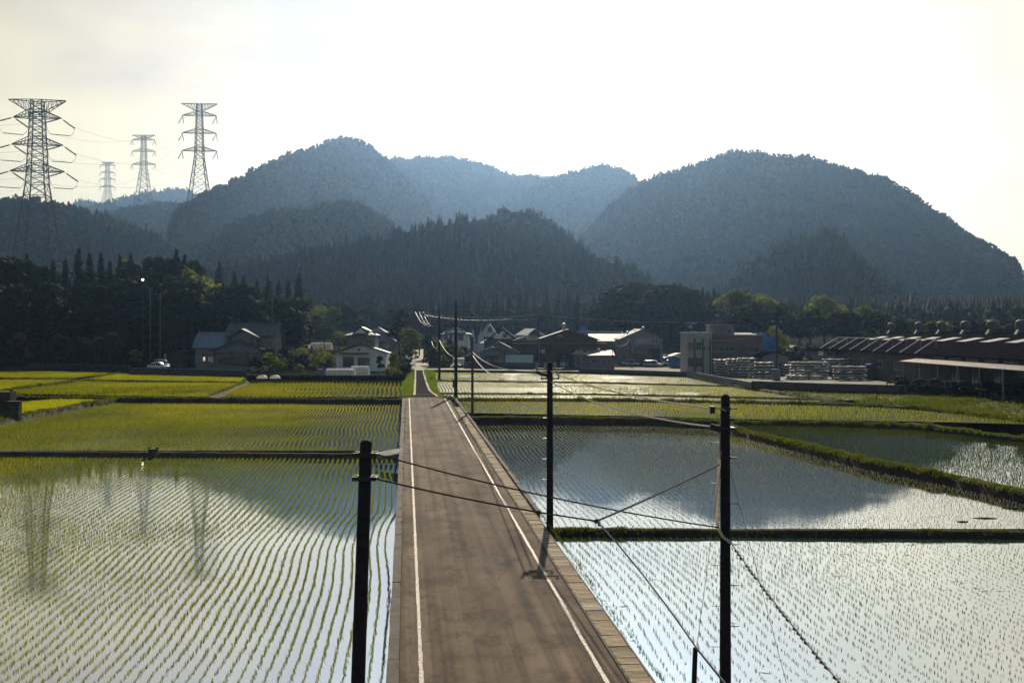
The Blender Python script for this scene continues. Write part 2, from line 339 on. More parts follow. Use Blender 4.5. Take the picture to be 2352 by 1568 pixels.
# the raised village ground: its front edge runs along the yard walls, then it climbs gently towards the hills
EDGE = [(-900,846),(-300,848),(0,850),(270,854),(300,859),(565,866),(575,875),(928,875),(941,850),(990,849),(1330,853),(1580,861),(1735,891),(1900,897),(2090,902),(2420,925),(2900,960)]
def village_ground():
    cols = []; pts = []
    for (a, b) in zip(EDGE[:-1], EDGE[1:]):
        for t in np.linspace(0, 1, 6, endpoint=False): pts.append((a[0]+(b[0]-a[0])*t, a[1]+(b[1]-a[1])*t))
    pts.append(EDGE[-1]); n = len(pts); vs = []
    ys = [235, 300, 380, 480, 620, 800, 1200, 2200]
    rows = 2 + len(ys)
    for px, py in pts:
        x, y = gp(px, py, 0); vs += [(x, y, -1.7), (x, y, 0)]
        for d in ys: vs.append(((px-CX)*d/FPX, max(d, y + 2 + 0.01*d), gz(d)))
    fs = []
    for i in range(n-1):
        for j in range(rows-1): fs.append((i*rows+j, (i+1)*rows+j, (i+1)*rows+j+1, i*rows+j+1))
    return mesh_obj('village_ground', vs, fs, M['village_ground'])
struct(village_ground(), 'raised ground of the village and the yards behind the fields', 'ground')

# --- tree templates for the wooded hills
def cone_tree(seed, tiers=4, n=7):
    r = np.random.default_rng(seed); vs, fs = [], []
    for t in range(tiers):
        z0 = t/tiers*0.86; z1 = min(1.0, z0+0.42); rad = (1-z0*0.98)*0.5; b = len(vs)
        for k in range(n):
            a = 2*math.pi*k/n + r.uniform(-.25, .25); q = rad*r.uniform(.62, 1.15); vs.append((q*math.cos(a)*1.1, q*math.sin(a)*1.1, z0 + r.uniform(-.05, .05)))
        vs.append((r.uniform(-.03, .03), r.uniform(-.03, .03), z1)); fs += [(b+k, b+(k+1) % n, b+n) for k in range(n)]
    return np.array(vs), np.array(fs)
def blob_tree(seed):
    r = np.random.default_rng(seed); vs, fs = [], []
    for c in range(6):
        a = r.uniform(0, 6.28); q = r.uniform(.08, .34) if c else 0; cx, cy_, cz = q*math.cos(a), q*math.sin(a), r.uniform(.45, .86); rr = r.uniform(.15, .3); b = len(vs); n = 6
        vs.append((cx, cy_, cz-rr))
        for zz, sc in ((-.35, .85), (.4, .85)):
            for k in range(n):
                aa = 2*math.pi*k/n + zz; s = rr*sc*r.uniform(.75, 1.25); vs.append((cx+s*math.cos(aa), cy_+s*math.sin(aa), cz+rr*zz*r.uniform(.7, 1.3)))
        vs.append((cx, cy_, cz+rr))
        for k in range(n):
            k2 = (k+1) % n; fs += [(b, b+1+k2, b+1+k), (b+1+k, b+1+k2, b+1+n+k2), (b+1+k, b+1+n+k2, b+1+n+k), (b+1+n+k, b+1+n+k2, b+1+2*n)]
    return np.array(vs), np.array(fs)
CONES = [cone_tree(s) for s in range(5)]; BLOBS = [blob_tree(s+20) for s in range(6)]
def scatter_trees(name, P3, hts, wds, is_con, tints, label, mat_=None):
    V, Fc, T = [], [], []; base = 0
    for fam, lst in ((True, CONES), (False, BLOBS)):
        idx = np.where(is_con == fam)[0]; kind = rng.integers(0, len(lst), len(idx))
        for k, (tv, tf) in enumerate(lst):
            ii = idx[kind == k]
            if not len(ii): continue
            a = rng.uniform(0, 6.283, len(ii)); ca, sa = np.cos(a)[:, None], np.sin(a)[:, None]; w = wds[ii][:, None]; h = hts[ii][:, None]
            x = (tv[None, :, 0]*ca - tv[None, :, 1]*sa)*w + P3[ii, 0][:, None]; y = (tv[None, :, 0]*sa + tv[None, :, 1]*ca)*w + P3[ii, 1][:, None]; z = tv[None, :, 2]*h + P3[ii, 2][:, None]
            V.append(np.stack([x, y, z], -1).reshape(-1, 3)); Fc.append((tf[None] + (np.arange(len(ii))*len(tv))[:, None, None] + base).reshape(-1, 3)); base += len(ii)*len(tv)
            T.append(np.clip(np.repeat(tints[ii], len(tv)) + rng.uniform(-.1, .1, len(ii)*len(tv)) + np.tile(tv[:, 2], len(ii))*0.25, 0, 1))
    o = mesh_obj(name, np.concatenate(V), np.concatenate(Fc), mat_ or M['far_forest'], tint=np.concatenate(T))
    return tag(o, label, 'forest', kind='stuff')
def hill(word, pts, seed, slope=1.45, spur=0.30, spacing=3.3, tree_h=6.6, conif=0.5, zb=0.0, n=150, patch=0.5):
    """a wooded hill: ridge given as (column, row, distance); word names it in the labels"""
    pts = np.array(pts, float); s = np.concatenate([[0], np.cumsum(np.hypot(np.diff(pts[:, 0]), np.diff(pts[:, 1])))]); t = np.linspace(0, s[-1], n)
    px, py, d = (np.interp(t, s, pts[:, k]) for k in range(3))
    k = np.array([1, 2, 3, 2, 1.])/9
    for arr in (px, py): arr[2:-2] = np.convolve(arr, k, 'valid')
    x = (px-CX)*d/FPX; z = H + (HY-py)*d/FPX - tree_h*0.8
    z = z + fbm(t/22, t*0+seed, seed, 3)*d*0.0016
    fr = np.concatenate([np.linspace(1, 0, 34), -np.linspace(0.05, 1, 14)])     # 1 = foot facing the valley, 0 = ridge, -1 = foot behind
    hz = np.maximum(z-zb, 6.0); X, Y, Z = [], [], []
    for f in fr:
        a = abs(f); dep = hz*slope*(1.0 if f > 0 else 1.3)
        wob = fbm(x/55 + seed, np.full_like(x, f*1.3), seed+11, 4)
        yy = d - np.sign(f)*a*dep - (wob*dep*spur*math.sin(min(1, a)*math.pi)*1.3)
        prof = (1-a)**1.08
        zz = zb - 3 + (hz+3)*prof + fbm(x/34, yy/34, seed+5, 3)*hz*0.05*math.sin(a*math.pi)
        X.append(x); Y.append(yy); Z.append(zz)
    X, Y, Z = np.array(X), np.array(Y), np.array(Z); nr, nc = X.shape
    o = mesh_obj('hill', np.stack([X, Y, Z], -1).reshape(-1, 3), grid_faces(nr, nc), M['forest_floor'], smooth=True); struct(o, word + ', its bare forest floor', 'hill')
    # trees
    A = np.stack([X, Y, Z], -1); e1 = A[1:, :-1]-A[:-1, :-1]; e2 = A[:-1, 1:]-A[:-1, :-1]; ar = np.linalg.norm(np.cross(e1, e2), axis=-1)
    frm = ((fr[1:]+fr[:-1])/2)[:, None]; ar = ar*np.where(frm < -0.30, 0.0, 1.0)
    cnt = int(ar.sum()/spacing**2); cell = rng.choice(ar.size, cnt, p=(ar/ar.sum()).ravel()); r_, c_ = np.unravel_index(cell, ar.shape); u, v = rng.random(cnt)[:, None], rng.random(cnt)[:, None]
    P3 = A[r_, c_]*(1-u)*(1-v) + A[r_+1, c_]*u*(1-v) + A[r_, c_+1]*(1-u)*v + A[r_+1, c_+1]*u*v; P3[:, 2] -= 0.8
    pn = fbm(P3[:, 0]/60, P3[:, 1]/45 + P3[:, 2]/40, seed+31, 3); con = (pn*0.8 + rng.uniform(-.35, .35, cnt)) < (conif-0.5)*1.6
    hts = tree_h*rng.uniform(.62, 1.18, cnt)*np.where(con, 1.0, 0.82); wds = np.where(con, tree_h*0.50*rng.uniform(.75, 1.2, cnt), tree_h*0.62*rng.uniform(.7, 1.3, cnt))
    ti = np.clip(np.where(con, 0.10, 0.42) + patch*np.clip(fbm(P3[:, 0]/35+9, P3[:, 2]/30, seed+77, 3), 0, 1)*1.2 + 0.35*fbm(P3[:, 0]/130+3, P3[:, 2]/70, seed+55, 2) + rng.uniform(-.12, .18, cnt), 0, 1)  # tint varies at random; paler patches put sunlit slopes into the colour
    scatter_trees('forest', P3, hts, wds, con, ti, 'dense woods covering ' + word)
hill('the dark wooded hill standing in the middle ahead', [(330,690,600),(420,632,600),(520,592,595),(650,570,590),(760,548,580),(880,526,570),(1000,496,560),(1080,487,560),(1130,500,560),(1250,540,560),(1380,568,560),(1450,598,560),(1520,650,560),(1610,705,560)], 3, conif=0.82, spacing=3.3, tree_h=7.2, zb=8)
hill('the small rounded hill just behind the middle hill', [(1000,560,660),(1090,500,660),(1150,470,660),(1200,466,660),(1265,490,660),(1330,542,660),(1400,600,660),(1470,680,660)], 5, conif=0.6, spacing=3.5, zb=14)
hill('the low wooded ridge left of the middle hill', [(340,640,840),(400,572,840),(490,532,840),(560,490,840),(640,470,840),(740,460,840),(830,457,840),(890,490,840),(940,545,840),(1000,620,840)], 9, conif=0.3, spacing=3.3, tree_h=7.0, zb=16, patch=0.8)
hill('the dark wooded hill on the far left behind the tallest pylon', [(-420,470,900),(-260,440,900),(0,448,900),(60,440,900),(110,452,900),(200,472,882),(300,500,865),(380,535,848),(440,575,830),(500,620,813),(590,690,796)], 12, conif=0.45, spacing=3.8, tree_h=7.0, zb=18)
hill('the pointed mountain left of centre', [(380,560,1140),(400,480,990),(440,450,960),(520,410,1080),(600,374,1200),(700,334,1395),(770,312,1500),(812,308,1500),(850,326,1485),(900,366,1470),(960,425,1455),(1020,500,1440),(1080,590,1425)], 15, conif=0.2, spacing=4.4, tree_h=8.0, zb=20, slope=1.5, patch=0.8)
hill('the low foothill under the third pylon', [(120,560,1497),(200,492,1497),(260,478,1482),(300,470,1466),(350,462,1450),(400,458,1435),(450,480,1404),(520,560,1388)], 18, conif=0.4, spacing=4, zb=20)
hill('the long back mountain in the middle', [(820,470,1800),(870,385,1800),(905,358,1800),(965,355,1800),(1030,351,1800),(1090,365,1800),(1150,386,1800),(1200,403,1776),(1260,396,1740),(1320,402,1728),(1400,470,1728),(1480,560,1728)], 21, conif=0.25, spacing=4.4, tree_h=7.0, zb=20)
hill('the round topped back mountain between the two big ones', [(1120,560,1560),(1190,442,1560),(1250,406,1560),(1320,384,1560),(1390,370,1560),(1432,382,1560),(1470,408,1560),(1520,460,1560),(1600,560,1560)], 24, conif=0.25, spacing=4.2, tree_h=7.0, zb=20)
hill('the big dome shaped mountain on the right', [(1290,600,1080),(1340,525,1080),(1400,466,1080),(1450,421,1080),(1500,396,1070),(1570,378,1060),(1650,351,1050),(1732,336,1050),(1790,350,1050),(1860,352,1050),(1950,380,1050),(2040,402,1050),(2120,450,1040),(2200,512,1030),(2260,572,1020),(2320,632,1010),(2400,695,1000),(2480,745,1000)], 27, conif=0.22, tree_h=5.6, spacing=3.0, slope=1.5, zb=18, patch=0.75)
hill('the wooded spur in front of the big right mountain', [(1440,690,840),(1500,622,840),(1560,582,840),(1620,562,840),(1700,545,850),(1800,560,850),(1900,600,850),(2000,690,850)], 30, conif=0.5, spacing=3.3, zb=18)
hill('the small steep hill at the foot of the right mountain', [(1590,720,640),(1640,668,640),(1690,624,640),(1740,582,640),(1790,542,640),(1850,521,640),(1902,513,640),(1942,530,640),(1966,572,640),(2020,612,640),(2100,662,640),(2190,725,640)], 33, conif=0.5, spacing=3.3, tree_h=7.0, zb=10)
hill('the small dark hill under the farthest pylon', [(120,520,2205),(170,478,2205),(215,462,2205),(245,458,2205),(280,472,2205),(340,520,2205)], 36, conif=0.6, spacing=6.5, tree_h=7.0, zb=25, n=80)
hill('the pale distant mountain at the far left', [(80,500,2701),(170,458,2701),(205,451,2701),(235,462,2701),(300,440,2774),(360,431,2774),(430,432,2774),(500,450,2774),(600,500,2774)], 39, conif=0.5, spacing=8.0, tree_h=13, zb=25, n=100)
hill('the pale distant mountain at the far right', [(2180,600,1900),(2262,583,1900),(2300,597,1900),(2360,614,1900),(2440,600,1900),(2560,660,1900)], 42, conif=0.5, spacing=8.0, tree_h=13, zb=25, n=80)
hill('the low wooded rise closing the valley on the left', [(-900,560,924),(-700,500,924),(-500,480,899),(-420,470,882),(-380,500,874)], 45, conif=0.5, spacing=4, zb=8, n=60)
hill('the low wooded rise closing the valley on the right', [(2300,745,820),(2450,700,820),(2600,650,820),(2800,600,820),(3000,640,820)], 48, conif=0.5, spacing=6, zb=16, n=60)
def valley_wood():                     # the wood on the flat between the village and the hills
    n = 9000; d = rng.uniform(405, 640, n); px = rng.uniform(-150, 2500, n); x = (px-CX)*d/FPX
    keep = (fbm(x/40, d/40, 5, 3) > -0.55) & ~((d < 450) & (px > 660) & (px < 960)); x, d = x[keep], d[keep]; n = len(x)
    P3 = np.stack([x, d, np.array([gz(q) for q in d])-0.3], -1); con = rng.random(n) < 0.7; h = rng.uniform(8, 14, n)*np.where(con, 1.05, 0.8)
    scatter_trees('forest', P3, h, h*np.where(con, 0.5, 0.85), con, np.where(con, 0.1, 0.4)+rng.uniform(-.1, .2, n), 'dense wood on the valley floor between the village and the hills')
valley_wood()

# ------------------------------------------------------------------ road
TH = math.atan((CX-933)/FPX)
def road_xy(v, u): return (v*math.cos(TH) - u*math.sin(TH), v*math.sin(TH) + u*math.cos(TH))
def in_road_frame(o): o.rotation_euler = (0, 0, TH); return o
U1 = 128.0
def road():
    vs, us = [-0.16, 0.2, 1.2, 2.4, 3.6, 4.6, 5.02], list(np.linspace(-12, U1, 71)); V = []
    for u in us:
        for v in vs: V.append((v, u, 0.03*(1-((v-2.4)/2.6)**2) + 0.004*math.sin(u*0.7+v)))
    f = grid_faces(len(us), len(vs)); nv = len(V)
    o = mesh_obj('road', np.array(V), f[:, ::-1][:, [0, 1, 2, 3]], M['asphalt']); in_road_frame(o); return struct(o, 'straight brown asphalt road between the paddies', 'road')
road()
def strip(name, v0, v1, u0, u1, z, m, label, cat, wear=0.0, step=1.0):
    us = np.arange(u0, u1+step/2, step); r = np.random.default_rng(int(v0*1000) % 9973); V = []
    for u in us:
        a, b = (r.uniform(-wear, wear, 2)); zz = z
        for v in (v0+a, v1+b): V.append((v, u, zz + 0.03*(1-((v-2.4)/2.6)**2) + 0.004*math.sin(u*0.7+v)))
    o = mesh_obj(name, np.array(V), grid_faces(len(us), 2)[:, ::-1], m); in_road_frame(o); return struct(o, label, cat)
def line_material():
    m, nn, ll, b = nodes('line_paint'); b.inputs['Roughness'].default_value = 0.7
    co = N(nn, 'TexCoord'); n1 = N(nn, 'TexNoise', Scale=14.0, Detail=6.0, Roughness=0.75); ll.new(co.outputs['Object'], n1.inputs['Vector'])
    r = N(nn, 'ValToRGB'); e = r.color_ramp.elements; e[0].position, e[1].position = 0.44, 0.57; e[0].color, e[1].color = (0.13, 0.10, 0.075, 1), (0.46, 0.42, 0.34, 1); ll.new(n1.outputs['Fac'], r.inputs['Fac']); ll.new(r.outputs['Color'], b.inputs['Base Color'])
line_material()
strip('road_marking', 0.30, 0.395, -12, U1, 0.006, M['line_paint'], 'worn white edge line along the left side of the road', 'road marking', 0.012, 0.35)
strip('road_marking', 4.505, 4.60, -12, U1, 0.006, M['line_paint'], 'worn white edge line along the right side of the road', 'road marking', 0.012, 0.35)
def cross_line(u, v0, v1, w, label):
    mb = MB(); mb.add([(v0, u, .038), (v1, u, .038), (v1, u+w, .038), (v0, u+w, .038)], [(0, 1, 2, 3)]); o = in_road_frame(mb.build('road_marking', M['lane'])); struct(o, label, 'road marking')
# shoulders, kerb of the left side and retaining wall
def left_edge():
    mb = MB()
    for k in range(70):
        u0 = -12 + k*2.0; r = random.Random(k); mb.box(-0.45+r.uniform(-.012, .012), -0.17, u0+0.01, u0+1.99, -1.5, 0.05+r.uniform(-.008, .012))
    o = in_road_frame(mb.build('retaining_wall', M['dark_concrete'])); tag(o, 'dark concrete retaining wall carrying the left edge of the road', 'retaining wall')
left_edge()
def right_edge():
    mb = MB(); mb.box(5.03, 5.085, -12, U1-4, -0.5, 0.03)
    mb.box(5.60, 5.655, -12, U1-4, -1.5, 0.02)
    o = in_road_frame(mb.build('drain_channel', M['dark_concrete'])); tag(o, 'concrete drain channel along the right edge of the road', 'drain')
    mb = MB(); r = random.Random(3)
    for k in range(46):
        u0 = 46.5 + k*1.7; mb.box(5.66, 5.86+r.uniform(-.02, .02), u0, u0+1.67, -1.5, 0.12+r.uniform(-.015, .03))
    o = in_road_frame(mb.build('retaining_wall', M['dark_concrete'])); tag(o, 'low dark kerb wall between the drain covers and the larger right paddy', 'retaining wall')
right_edge()
def drain_covers():
    mb = MB(); mb.prism([(-0.255, -0.09), (0.255, -0.09), (0.255, -0.012), (0.235, 0.0), (-0.235, 0.0), (-0.255, -0.012)], -0.235, 0.235, 'y')
    src = mb.build('drain_cover', M['drain_concrete']); r = random.Random(5); n = 0; u = 20.0
    while u < 112:
        if abs(u-30.4) < 0.3: u += 0.5; continue
        o = src if n == 0 else src.copy()
        if n: C.objects.link(o)
        x, y = road_xy(5.343+r.uniform(-.01, .01), u); o.location = (x, y, 0.025+r.uniform(-.012, .012)); o.rotation_euler = (r.uniform(-.012, .012), r.uniform(-.015, .015), TH+r.uniform(-.02, .02))
        tag(o, 'worn brown concrete drain cover in the long row along the right roadside', 'drain cover', 'concrete drain covers along the road'); n += 1; u += 0.49
    g = MB()
    for k in range(9): g.box(-0.25+k*0.06, -0.235+k*0.06, -0.23, 0.23, -0.06, 0)
    for yy in (-0.23, -0.01, 0.21): g.box(-0.255, 0.255, yy, yy+0.025, -0.055, -0.005)
    o = g.build('drain_grating', M['white_paint']); x, y = road_xy(5.343, 30.4); o.location = (x, y, 0.03); o.rotation_euler = (0, 0, TH); tag(o, 'pale steel drain grating set among the brown concrete covers', 'drain grating')
drain_covers()
def junction():                        # the road narrows behind the cross joint into a lane, then climbs pale concrete between the houses
    a0, a1 = gp(905, 917, 0.0), gp(1066, 917, 0.0); L = [(gp(947, 907)), (gp(948, 895)), (gp(950, 872)), (gp(951, 850)), (gp(951, 846))]; Rr = [(gp(1010, 910)), (gp(992, 897)), (gp(984, 880)), (gp(976, 855)), (gp(975, 846))]
    V, n = [], 0
    x0, y0 = road_xy(-0.45, U1+.02); x1, y1 = road_xy(6.0, U1+.02); V += [(x0, y0, .012), (x1, y1, .012)]
    x0, y0 = road_xy(-0.3, U1+5); x1, y1 = road_xy(5.4, U1+4); V += [(x0, y0, .012), (x1, y1, .012)]
    for l, r in zip(L, Rr): V += [(l[0], l[1], .012), (r[0], r[1], .012)]
    n = len(V)//2; fs = [(2*i, 2*i+1, 2*i+3, 2*i+2) for i in range(n-1)]
    o = mesh_obj('far_lane', V, fs, M['far_lane']); struct(o, 'narrow asphalt lane running on from the road towards the village', 'road')
    for side, k in ((0, 'left'), (1, 'right')):
        V = []
        for l, r in list(zip(L, Rr)):
            p = l if side == 0 else r; w = 0.42; s = 1 if side == 0 else -1
            V += [(p[0]+s*0.1, p[1], .018), (p[0]+s*w, p[1], .018)]
        o = mesh_obj('lane_edge', V, [(2*i, 2*i+1, 2*i+3, 2*i+2) if side == 0 else (2*i+1, 2*i, 2*i+2, 2*i+3) for i in range(len(V)//2-1)], M['lane']); struct(o, 'pale concrete edge strip along the %s side of the narrow lane' % k, 'road')
    cross_line(U1+0.3, -0.4, 5.9, 0.28, 'thin pale joint line across the road end, the nearer of two')
    cross_line(U1+6.2, 0.3, 4.4, 0.25, 'thin pale joint line across the road end, the farther of two')
    prof = [(951,975,846,0.02),(946,984,843,0.05),(942,986,835,0.25),(943,980,828,0.55),(936,979,824,0.75),(931,976,816,1.3),(938,972,810,1.9),(946,975,805,2.5),(944,972,802,3.0)]
    V = []
    for l, r, py, z in prof:
        d = min((H-z)*FPX/(py-HY), 235) if py > 842.5 else 17.4/(0.04+(py-HY)/FPX); zz = gz(d)+0.05
        V += [((l-CX)*d/FPX, d, zz), ((r-CX)*d/FPX, d, zz)]
    o = mesh_obj('hill_lane', V, [(2*i, 2*i+1, 2*i+3, 2*i+2) for i in range(len(prof)-1)], M['lane']); struct(o, 'pale sunlit concrete lane climbing between the houses', 'road')
    V = []                              # the lane along the front of the village
    for px, p0, p1 in ((938, 850.5, 842), (990, 848.6, 843.5), (1100, 849.5, 845), (1330, 852.4, 848.5)):
        x, y = gp(px, p0, .02); V.append((x, y, .016)); x, y = gp(px, p1, .02); V.append((x, y, .016))
    o = mesh_obj('village_lane', V, [(2*i, 2*i+2, 2*i+3, 2*i+1) for i in range(3)], M['lane']); struct(o, 'pale lane passing in front of the village houses', 'road')
junction()

# ------------------------------------------------------------------ paddies
def inside(px, py, poly):
    r = np.zeros(len(px), bool); n = len(poly)
    for i in range(n):
        x0, y0 = poly[i]; x1, y1 = poly[(i+1) % n]; c = ((y0 > py) != (y1 > py)); r ^= c & (px < (x1-x0)*(py-y0)/((y1-y0) if y1 != y0 else 1e-9)+x0)
    return r
def rice(poly, z, ang, row, gap, h, w, blades, label, mat_, seed, wob=0.12, gaps=0.1, spread=0.5, patch=0.0, margin=0.25, double=False):
    P = np.array(poly); c, s = math.cos(ang), math.sin(ang)           # rows run along (−s, c)
    U = P[:, 0]*-s + P[:, 1]*c; V = P[:, 0]*c + P[:, 1]*s
    vv = np.arange(V.min(), V.max(), row); uu = np.arange(U.min(), U.max(), gap); v, u = np.meshgrid(vv, uu, indexing='ij'); ri = np.repeat(np.arange(len(vv)), len(uu)).reshape(v.shape)
    r = np.random.default_rng(seed)
    v = v + wob*fbm(u/9.0, ri*0.02, seed, 2) + 0.022*fbm(u/2.2, ri*0.7, seed+9, 1) + r.uniform(-.02, .02, v.shape); u = u + r.uniform(-.3, .3, u.shape)*gap
    v, u = v.ravel(), u.ravel(); x = v*c - u*s; y = v*s + u*c
    k = inside(x, y, poly) & (r.random(len(x)) > gaps) & (fbm(x/6, y/6, seed+3, 3) > -1.7+patch*2.2); x, y = x[k], y[k]; n = len(x)
    vig = np.clip(0.9 + 0.35*fbm(x/9, y/9, seed+4, 3), .5, 1.3)*r.uniform(.75, 1.2, n)
    V3, T = [], []
    for b in range(blades):
        a = r.uniform(0, 6.283, n); lean = r.uniform(.1, 1, n)*spread*h*vig; hh = h*vig*r.uniform(.7, 1.1, n); bx, by = x + r.normal(0, .018 + 0.1*w, n), y + r.normal(0, .018, n)
        dx, dy = np.cos(a), np.sin(a); fx, fy = np.cos(a+1.57)*w/2*0+np.cos(r.uniform(-.9, .9, n))*w/2, np.sin(r.uniform(-.9, .9, n))*w/2
        V3.append(np.stack([np.stack([bx-fx, by-fy, np.full(n, z-.01)], -1), np.stack([bx+fx, by+fy, np.full(n, z-.01)], -1), np.stack([bx+dx*lean, by+dy*lean, z+hh], -1)], 1)); T.append(np.clip(r.uniform(0, .7, n)+0.4*(vig-.9)+0.55*fbm(x/18, y/30, seed+6, 3), 0, 1))
    V3 = np.concatenate(V3).reshape(-1, 3); Fa = np.arange(len(V3)).reshape(-1, 3)
    return tag(mesh_obj('rice_seedlings', V3, Fa, mat_, tint=np.repeat(np.concatenate(T), 3)), label, 'rice', kind='stuff')
def paddy(pp, z, label, wxy=None, m='paddy_water'):
    poly = wxy if wxy else [gp(a, b, z) for a, b in pp]
    o = mesh_obj('paddy_water', [(x, y, z) for x, y in poly], [tuple(range(len(poly)))], M[m])
    if o.data.polygons[0].normal.z < 0: o.data.flip_normals()
    struct(o, label, 'water'); return poly
def bund(pp, z, w, label, zb=-1.6, m='soil', world=False, amp=0.06, batter=0.35):
    pts = [Vector((*(p if world else gp(p[0], p[1], z)), 0)) for p in pp]; fine = []
    for a, b in zip(pts[:-1], pts[1:]):
        n = max(2, min(60, int((b-a).length/0.7)))
        fine += [a+(b-a)*k/n for k in range(n)]
    fine.append(pts[-1]); V = []; r = random.Random(len(fine))
    for i, p in enumerate(fine):
        t = (fine[min(i+1, len(fine)-1)]-fine[max(i-1, 0)]).normalized(); nrm = Vector((-t.y, t.x, 0)); j = lambda: r.uniform(-amp, amp)
        for off, zz in ((-w/2-batter, zb), (-w/2-j(), z-0.05+j()*.6), (j(), z+0.03+j()*.6), (w/2+j(), z-0.05+j()*.6), (w/2+batter, zb)): V.append((*(p+nrm*off).xy, zz))
    o = mesh_obj('earth_bank', np.array(V), grid_faces(len(fine), 5), M[m]); struct(o, label, 'earth bank'); return [(p.x, p.y) for p in fine]
GR = {'x': [], 'y': [], 'z': [], 'h': []}
def grass_on(path, z, w, h, per_m, seed=0):
    r = np.random.default_rng(seed); p = np.array(path); seg = np.hypot(*np.diff(p, axis=0).T); cum = np.concatenate([[0], np.cumsum(seg)]); n = int(cum[-1]*per_m); t = r.uniform(0, cum[-1], n)
    x, y = np.interp(t, cum, p[:, 0]), np.interp(t, cum, p[:, 1]); i = np.clip(np.searchsorted(cum, t)-1, 0, len(seg)-1); tx, ty = (np.diff(p, axis=0)[i]/seg[i][:, None]).T; off = r.normal(0, .36, n).clip(-1, 1)*w
    clump = np.clip(0.75+0.6*fbm(t/1.3, off, seed, 3), .2, 1.6)
    GR['x'].append(x-ty*off); GR['y'].append(y+tx*off); GR['z'].append(np.full(n, z)-abs(off)/w*0.12); GR['h'].append(h*clump*r.uniform(.5, 1.1, n))
def grass_area(poly, z, h, per_m2, seed=0):
    P = np.array(poly); r = np.random.default_rng(seed); ar = (np.ptp(P[:, 0]))*(np.ptp(P[:, 1])); n = int(ar*per_m2); x = r.uniform(P[:, 0].min(), P[:, 0].max(), n); y = r.uniform(P[:, 1].min(), P[:, 1].max(), n); k = inside(x, y, poly); x, y = x[k], y[k]
    GR['x'].append(x); GR['y'].append(y); GR['z'].append(np.full(len(x), z)); GR['h'].append(h*np.clip(.8+.7*fbm(x/2, y/2, seed, 3), .2, 1.7)*r.uniform(.5, 1.1, len(x)))
def flush_grass(label, mat_, wk=0.05):
    x, y, z, h = (np.concatenate(GR[k]) for k in 'xyzh'); n = len(x); r = np.random.default_rng(99); V3, T = [], []
    for b in range(3):
        a = r.uniform(0, 6.283, n); d = np.clip(y/60, .5, 3); w = wk*d*r.uniform(.6, 1.3, n); ln = h*r.uniform(.1, .7, n); c, s = np.cos(a), np.sin(a); f = r.uniform(-.8, .8, n); bx = x+r.normal(0, .05, n)*d; by = y+r.normal(0, .05, n)*d
        V3.append(np.stack([np.stack([bx-np.cos(f)*w/2, by-np.sin(f)*w/2, z-.05], -1), np.stack([bx+np.cos(f)*w/2, by+np.sin(f)*w/2, z-.05], -1), np.stack([bx+c*ln, by+s*ln, z+h], -1)], 1)); T.append(r.random(n))
    V3 = np.concatenate(V3).reshape(-1, 3); tag(mesh_obj('grass', V3, np.arange(len(V3)).reshape(-1, 3), mat_, tint=np.repeat(np.concatenate(T), 3)), label, 'grass', kind='stuff')
    for k in GR: GR[k].clear()
def rxy(v, u): return road_xy(v, u)
# levels
ZA, ZLB, ZRB = -0.95, -0.72, -0.80
def edge_pt(v, py, z):                 # a point at road offset v on the image row py, level z
    d = (H-z)*FPX/(py-HY); u = (d - v*math.sin(TH))/math.cos(TH); return road_xy(v, u)
# left side
LA = [gp(-700, 1046, ZA), edge_pt(-.46, 1046, ZA), rxy(-.46, 8), (-40, 8)]; paddy(None, ZA, 'still water of the nearest paddy left of the road', LA, m='teal_water')
LB = [gp(-420, 1035, ZLB), edge_pt(-.46, 1035, ZLB), edge_pt(-.46, 920, ZLB), gp(280, 913, ZLB), gp(0, 965, ZLB)]; paddy(None, ZLB, 'water of the second paddy left of the road', LB, m='ruffled_water')
LC = [gp(p, q, -.45) for p, q in ((-420, 1040), (0, 960), (270, 914), (120, 914), (-420, 925))]; paddy(None, -.45, 'small paddy at the left edge beside the dark sluice block', LC)
LD = [gp(p, q, -.25) for p, q in ((-300, 950), (0, 896), (190, 872), (556, 879), (474, 911), (60, 906), (-300, 912))]; paddy(None, -.25, 'long green paddy in the middle left distance', LD, m='ruffled_water')
LE = [gp(p, q, -.12) for p, q in ((192, 871), (274, 857.5), (562, 866.5), (556, 877))]; paddy(None, -.12, 'narrow green paddy under the farmhouse wall', LE, m='ruffled_water')
LF = [gp(p, q, -.08) for p, q in ((-700, 865), (170, 868), (262, 857), (0, 851.5), (-700, 850))]; paddy(None, -.08, 'farthest green paddy at the left edge under the trees', LF)
LG = [gp(p, q, -.18) for p, q in ((-700, 873), (165, 873), (0, 895), (-420, 960), (-700, 970))]; paddy(None, -.18, 'green paddy strip at the left edge of the valley', LG)
LH = [gp(p, q, -.4) for p, q in ((560, 880), (926, 881), (926, 912), (478, 911.5))]; paddy(None, -.4, 'flooded furrowed field below the dark trimmed hedge', LH, m='ruffled_water')
